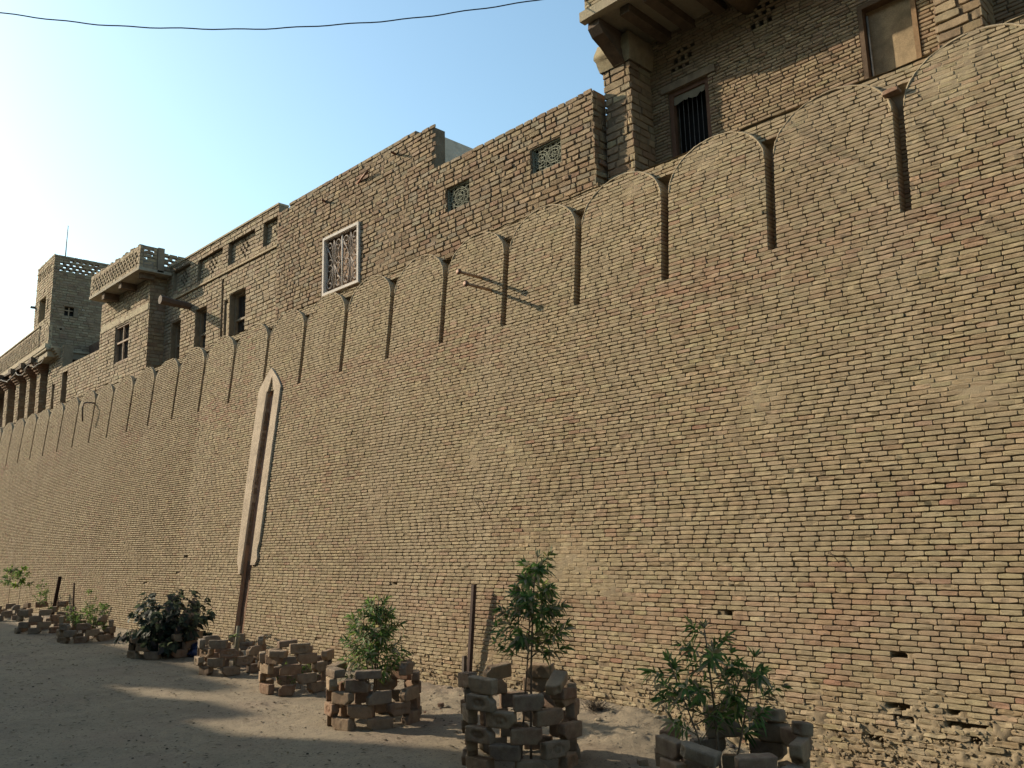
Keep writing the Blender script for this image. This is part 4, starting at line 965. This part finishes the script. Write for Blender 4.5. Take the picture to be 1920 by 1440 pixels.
ring(*R6, .50, 3, 8, 'shaded brick ring under the dark broad leaved bush', n=8, phase=CA)
ring(*R7, .42, 3, 9, 'brick ring round the light green shrub with grassy stems', phase=CA+.3, tilt=((CA-1.2, .05, 1, 0, 0, .06, False), (CA+1.2, .04, 5, 0, 0, .2, False), (CA-2.2, .05, 3, 0, 0, 0, False)))
ring(*R8, .45, 4, 10, 'brick ring in front of the two leaning posts, far left', phase=CA+.1, missing=.12, tilt=((CA-2.5, .05, 1, 0, 0, .06, False), (CA+2.8, .05, 3, 0, 0, 0, False)))
ring(*R9, .46, 3, 11, 'farthest brick ring, cut by the left edge', phase=CA)

# ------------------------------------------------------------------ plants
def leaf(a, p, d, upv, L, W, c, droop=.3, rs=random, broad=False):
    d = d/np.linalg.norm(d); s = np.cross(d, upv); s /= np.linalg.norm(s)+1e-9; u = np.cross(s, d)
    ts = (0, .18, .42, .7, 1.0); ws = (.10, .8, 1.0, .62, .02) if not broad else (.15, .95, 1.05, .85, .05)
    V = []; 
    for t, w_ in zip(ts, ws):
        cpt = p+d*L*t-np.array([0, 0, 1])*droop*L*t*t+u*0
        V += [cpt+s*W/2*w_+u*W*.16*w_, cpt, cpt-s*W/2*w_+u*W*.16*w_]
    q = []
    for k in range(4): b = k*3; q += [[b, b+1, b+4, b+3], [b+1, b+2, b+5, b+4]]
    a.add(V, q, c)
def stem_path(p, d, L, rs, bend=.25, n=7, lift=.0):
    pts = [np.array(p, float)]; d = np.array(d, float)/np.linalg.norm(d)
    for k in range(n):
        d = d+rs.normal(0, bend/n*1.6, 3)+np.array([0, 0, lift/n]); d /= np.linalg.norm(d); pts.append(pts[-1]+d*L/n)
    return np.array(pts)
LEAFC = [((.075, .135, .038), 4), ((.06, .11, .04), 3), ((.12, .19, .05), 2.5), ((.24, .215, .14), 3.5), ((.20, .23, .07), 1.2), ((.26, .20, .10), .5)]
def whorl(a, p, d, rs, n, L, W, spread, pal=LEAFC, droop=.3, broad=False):
    d = d/np.linalg.norm(d); x = np.cross(d, [0.3, 0.2, 1.]); x /= np.linalg.norm(x); y = np.cross(d, x); ph = rs.uniform(0, 6.28)
    cs = pick(pal, n, rs, .15)
    for k in range(n):
        t = ph+6.283*k/n+rs.normal(0, .25); sp = spread+rs.normal(0, .22); dd = d*math.cos(sp)+(x*math.cos(t)+y*math.sin(t))*math.sin(sp)
        leaf(a, p+dd*.006, dd, d+rs.normal(0, .15, 3), L*rs.uniform(.6, 1.15), W*rs.uniform(.75, 1.15), np.clip(cs[k], .01, .5), droop*rs.uniform(.2, 1.6), rs, broad)
def sapling(name, base, label, seed, trunks, branches, leafL=.095, leafW=.022, nodes=6, per=5, pal=LEAFC, cat='sapling'):
    rs = np.random.RandomState(seed); t = thing(name, base, label, cat, 'plants growing in the brick rings'); B = np.array(base, float)
    S = Acc(); F = Acc(); tr = []
    for (off, d, L, r) in trunks:
        p = stem_path(B+np.array([off[0], off[1], -.03]), d, L, rs, .12, 12); tube(S, p, np.linspace(r, r*.35, len(p)), (.14, .10, .07), 7); tr.append((p, L, r))
        whorl(F, p[-1], p[-1]-p[-2], rs, 7, leafL, leafW, .55, pal, .15)
    for (ti, t0, t1, n, bl0, bl1, up) in branches:
        p, L, r = tr[ti]
        for k in range(n):
            f = t0+(t1-t0)*(k+rs.rand())/n; i = min(int(f*(len(p)-1)), len(p)-2); q0 = p[i]+(p[i+1]-p[i])*(f*(len(p)-1)-i)
            ang = k*2.4+rs.normal(0, .3); el = up+rs.normal(0, .18); d = np.array([math.cos(ang)*math.cos(el), math.sin(ang)*math.cos(el), math.sin(el)])
            bl = (bl0+(bl1-bl0)*(k+.5)/n)*rs.uniform(.75, 1.2); bp = stem_path(q0, d, bl, rs, .35, 6, .35); tube(S, bp, np.linspace(.0045, .0015, len(bp)), (.16, .13, .08), 5, False)
            for s_ in range(nodes):
                ff = .25+.75*(s_+1)/nodes; ii = min(int(ff*6), 5); pp = bp[ii]+(bp[ii+1]-bp[ii])*(ff*6-ii) if ii < 6 else bp[-1]
                whorl(F, pp, bp[ii+1]-bp[ii], rs, per if s_ < nodes-1 else per+1, leafL, leafW, 1.05 if s_ < nodes-1 else .7, pal, .35)
    S.build('stem', M_WOOD, t); F.build('foliage', M_LEAF, t); return t
def gb(c, dx=0, dy=0): return (c[0]+dx, c[1]+dy, float(gz(c[0], c[1])))
sapling('sapling', gb(R1, -.02, .07), 'open bushy sapling with long dark leaves in the nearest brick ring', 21, [((0, 0), (.0, .05, 1), 1.06, .011), ((.02, 0), (-.22, .24, 1), .92, .008), ((0, .02), (.22, -.28, 1), .92, .009)],
        [(0, .46, .97, 12, .32, .12, .4), (1, .46, .95, 10, .28, .12, .3), (2, .46, .95, 10, .28, .12, .25)], leafL=.10, leafW=.021, nodes=4, per=5)
sapling('sapling', gb(R2, .06, -.04), 'tall slim sapling on two thin stems in the tallest brick ring', 22, [((0, 0), (.01, .01, 1), 1.50, .011), ((-.06, .05), (.10, -.03, 1), 1.20, .009)],
        [(0, .50, .97, 22, .33, .13, .3), (1, .60, .98, 14, .32, .20, .25)], leafL=.088, leafW=.024, nodes=5, per=6)
sapling('sapling', gb(R3, .0, .0), 'dense leafy sapling in the middle brick ring', 23, [((0, 0), (.0, .0, 1), 1.10, .012), ((.02, .02), (.05, -.06, 1), 1.0, .008), ((-.02, .0), (-.05, .06, 1), .95, .008)],
        [(0, .38, .98, 28, .36, .10, .3), (1, .36, .98, 15, .34, .16, .25), (2, .36, .98, 15, .34, .16, .25)], leafL=.088, leafW=.020, nodes=5, per=5)
PALY = [((.09, .15, .035), 4), ((.07, .12, .03), 3), ((.13, .19, .05), 2), ((.10, .11, .06), 2)]
sapling('weed', gb(R4, .02, -.05), 'small bright weeds inside the empty looking ring', 24, [((0, 0), (.1, -.2, 1), .38, .004), ((.1, -.06), (-.1, .1, 1), .32, .004), ((-.12, .05), (0, .1, 1), .30, .004)], [(0, .3, .95, 6, .13, .07, .4), (1, .3, .95, 6, .13, .06, .4), (2, .2, .95, 5, .12, .06, .4)], leafL=.055, leafW=.014, nodes=2, per=4, pal=PALY, cat='weed')
sapling('shrub', gb(R7, 0, 0), 'light green shrub with many thin upright stems, left of the dark bush', 25, [((.1*math.cos(k*1.1), .1*math.sin(k*1.1)), (.35*math.cos(k*1.1), .35*math.sin(k*1.1), 1), .62-.03*(k % 3), .005) for k in range(7)]+[((0, 0), (0.03, 0, 1), .82, .006)],
        [(k, .3, .98, 7, .16, .07, .5) for k in range(8)], leafL=.08, leafW=.018, nodes=3, per=4, pal=PALY, cat='shrub')
sapling('sapling', gb(R8, -.05, .15), 'small spindly sapling in the ring by the two posts', 26, [((0, 0), (-.02, .05, 1), .95, .006), ((.05, 0), (.1, 0, 1), .75, .005)], [(0, .5, .98, 7, .17, .07, .4), (1, .5, .98, 4, .14, .07, .4)], leafL=.085, leafW=.02, nodes=3, per=4, pal=PALY)
sapling('sapling', gb(R9, .1, -.25), 'right of the two yellow green saplings at the far left end', 27, [((0, 0), (.02, .0, 1), 1.12, .007)], [(0, .62, .98, 9, .22, .10, .4)], leafL=.10, leafW=.03, nodes=4, per=5, pal=PALY+[((.17, .22, .03), 3)])
sapling('sapling', gb(R9, .12, .55), 'left of the two saplings at the far left end, darker', 28, [((0, 0), (.02, .0, 1), 1.15, .007)], [(0, .6, .98, 9, .24, .10, .3)], leafL=.10, leafW=.03, nodes=4, per=5)
# the dark bush
rs = np.random.RandomState(31); t = thing('bush', gb(R6), 'dark broad leaved bush spilling over its brick ring', 'bush', 'plants growing in the brick rings')
S = Acc(); F = Acc(); DARKP = [((.040, .052, .032), 4), ((.055, .046, .040), 2.5), ((.032, .042, .030), 3), ((.08, .095, .055), 1.2)]
B = np.array(gb(R6, .03, .0))
for k in range(52):
    a_ = k*2.399; el = 1.35*(1-((k+.5)/52)**.8)+.12; L = .90*(.72+.28*math.sin(el))*rs.uniform(.75, 1.05)*(1.0 if el > .5 else .95)
    d = np.array([math.cos(a_)*math.cos(el)*.80, math.sin(a_)*math.cos(el)*1.0, math.sin(el)*.56])
    p = stem_path(B+[0, 0, .08], d+[0, 0, .35], L, rs, .3, 7, -.35); tube(S, p, np.linspace(.007, .002, len(p)), (.07, .055, .045), 5, False)
    for i in range(2, 8):
        for j in range(3):
            whorl(F, p[i]+rs.normal(0, .02, 3), (p[i]-p[i-1]), rs, 2, .105, .082, 1.15, DARKP, .5, True)
S.build('stem', M_WOOD, t); F.build('foliage', M_LEAF, t)
# stump in the ring beside the bush
A = Acc(); b = gb(R5, .08, .05); tube(A, [(b[0], b[1], b[2]-.05), (b[0]+.01, b[1], b[2]+.3), (b[0]+.03, b[1]+.01, b[2]+.55)], [.035, .03, .026], (.17, .15, .10), 9)
tag(A.build('stump', M_WOOD), 'pale cut stump standing in the ring right of the dark bush', 'stump')
A = Acc(); rs = np.random.RandomState(5); b = np.array(gb(R5, .0, -.05))
for k in range(9): leaf(A, b+[0, 0, .42], np.array([rs.normal(0, 1), rs.normal(0, 1), .7]), np.array([0, 0, 1.]), .11, .06, (.12, .15, .06), .4)
tube(A, [b, b+[0, 0, .42]], .004, (.12, .12, .07), 5); tag(A.build('seedling', M_LEAF), 'pale broad leaved seedling beside the cut stump', 'plant')
# dead tuft at the wall foot
A = Acc(); rs = np.random.RandomState(6)
for k in range(110):
    a_ = rs.uniform(0, 6.28); el = rs.uniform(.1, 1.2); p = np.array([6.12+rs.normal(0, .03), 5.18+rs.normal(0, .04), float(gz(6.12, 5.18))]); d = np.array([math.cos(a_)*math.cos(el), math.sin(a_)*math.cos(el), math.sin(el)])
    tube(A, [p, p+d*.07, p+d*.13+[0, 0, -.015]], [.0022, .0016, .0008], (.06, .045, .032), 4, False)
tag(A.build('dry_weed', M_WOOD), 'dry brown weed tuft at the wall foot, right of the tallest ring', 'weed')
# blue plastic bag
A = Acc(); n_ = 18; uu, vv = np.meshgrid(np.linspace(0, 2*math.pi, 25), np.linspace(0.02, math.pi*.62, 14))
rr = 1+.28*vn(uu*2.2/1, vv*4, 0, 7)*np.sin(uu/2)**.5+.18*vn(np.cos(uu)*5, np.sin(uu)*5, vv*7, 9)
bx, by_ = 5.62, 12.20; X = bx+.12*rr*np.sin(vv)*np.cos(uu); Y = by_+.15*rr*np.sin(vv)*np.sin(uu); Z = float(gz(bx, by_))+.03+.16*rr*np.cos(vv)
i, j = np.meshgrid(np.arange(24), np.arange(13)); b = (j*25+i).ravel(); A.add(np.stack([X.ravel(), Y.ravel(), np.maximum(Z.ravel(), float(gz(bx, by_))-.01)], -1), np.stack([b, b+1, b+26, b+25], 1), (.02, .028, .075))
tag(A.build('plastic_bag', mat_base('blue_plastic', rough=.35, bump=.3, bscale=30, var=.1, spec=.5)), 'crumpled dark blue plastic bag beside the dark bush', 'bag')
# single bricks lying about
def lone(name, mi, x, y, yaw, roll, sc, label, dz=.03, mat=None):
    o = bpy.data.objects.new(name, BM[mi]); COL.objects.link(o); o.location = (x, y, float(gz(x, y))+dz); o.rotation_euler = (roll, 0, yaw); o.scale = (sc, sc, sc); tag(o, label, 'brick')
lone('brick_fragment', 9, 5.62, 6.75, .4, 1.5, .5, 'small pinkish brick chip on the ground right of the leafy sapling ring', .02)
lone('brick_fragment', 9, 5.20, 3.98, .9, 1.45, .62, 'brown brick lump on the ground left of the nearest ring', .02)
lone('loose_brick', 1, 5.30, 6.02+.0, 1.1, math.pi/2, .95, 'worn brick lying half buried beside the leafy sapling ring', .02) if False else None
# pebbles and crumbs
rs = np.random.RandomState(77); A = Acc()
def pebble(x, y, s, c):
    ph = rs.uniform(0, 6.28); V = []
    for (zz_, r_) in ((-.3, .8), (.25, 1.0), (.7, .55)):
        for k in range(6):
            t_ = ph+k*6.283/6; rr_ = r_*s*rs.uniform(.75, 1.25); V.append((x+rr_*math.cos(t_)*1.2, y+rr_*math.sin(t_), float(0)+zz_*s*.8))
    V = np.array(V); V[:, 2] += g_
    q = [[k, (k+1) % 6, 6+(k+1) % 6, 6+k] for k in range(6)]+[[6+k, 6+(k+1) % 6, 12+(k+1) % 6, 12+k] for k in range(6)]+[[12, 13, 14, 15], [12, 15, 16, 17]]
    A.add(V, q, c)
for k in range(2600):
    if k < 1500: x = rs.uniform(1.8, 6.3); y = 3+rs.rand()**.8*16
    else: x = 6.3-abs(rs.normal(0, .45)); y = rs.uniform(2.2, 11)
    if y < 5.9*0 or x < 1.5: continue
    g_ = float(gz(x, y)); s = rs.choice([.004, .006, .009, .014, .030], p=[.32, .30, .2, .13, .05])*(1 if x > 5.3 or k < 1500 and rs.rand() < .5 else .8)
    if k < 1500: s = min(s, .011)
    pebble(x, y, s, pick([((.20, .16, .11), 3), ((.06, .05, .04), 4 if k < 1500 else 1), ((.30, .24, .16), 2), ((.2, .11, .07), 1)], 1, rs)[0])
o = A.build('gravel', M_GEN, smooth=False); tag(o, 'small stones and crumbs scattered over the bare ground', 'gravel', kind='stuff')
# fallen leaves and litter
A = Acc()
for k in range(1500):
    x = rs.uniform(1.6, 5.8); y = rs.uniform(4.5, 17); g_ = float(gz(x, y))+.008; a_ = rs.uniform(0, 6.28)
    leaf(A, np.array([x, y, g_]), np.array([math.cos(a_), math.sin(a_), .12]), np.array([0, 0, 1.]), rs.uniform(.02, .075), rs.uniform(.008, .024), pick([((.05, .04, .028), 4), ((.12, .09, .05), 2), ((.03, .03, .02), 3), ((.3, .26, .2), .3)], 1, rs)[0], .1)
o = A.build('leaf_litter', M_LEAF); tag(o, 'dry fallen leaves scattered over the lane', 'leaf litter', kind='stuff')

o = bpy.data.objects.new('loose_brick', BM[1]); COL.objects.link(o); o.location = (D+BT*5.2-.02, 2.30, 5.20); o.rotation_euler = (.25, 0, math.pi/2-.12); o.scale = (.62, .9, .42); tag(o, 'pale brick wedged across the top of the widest parapet slot at the right', 'brick')
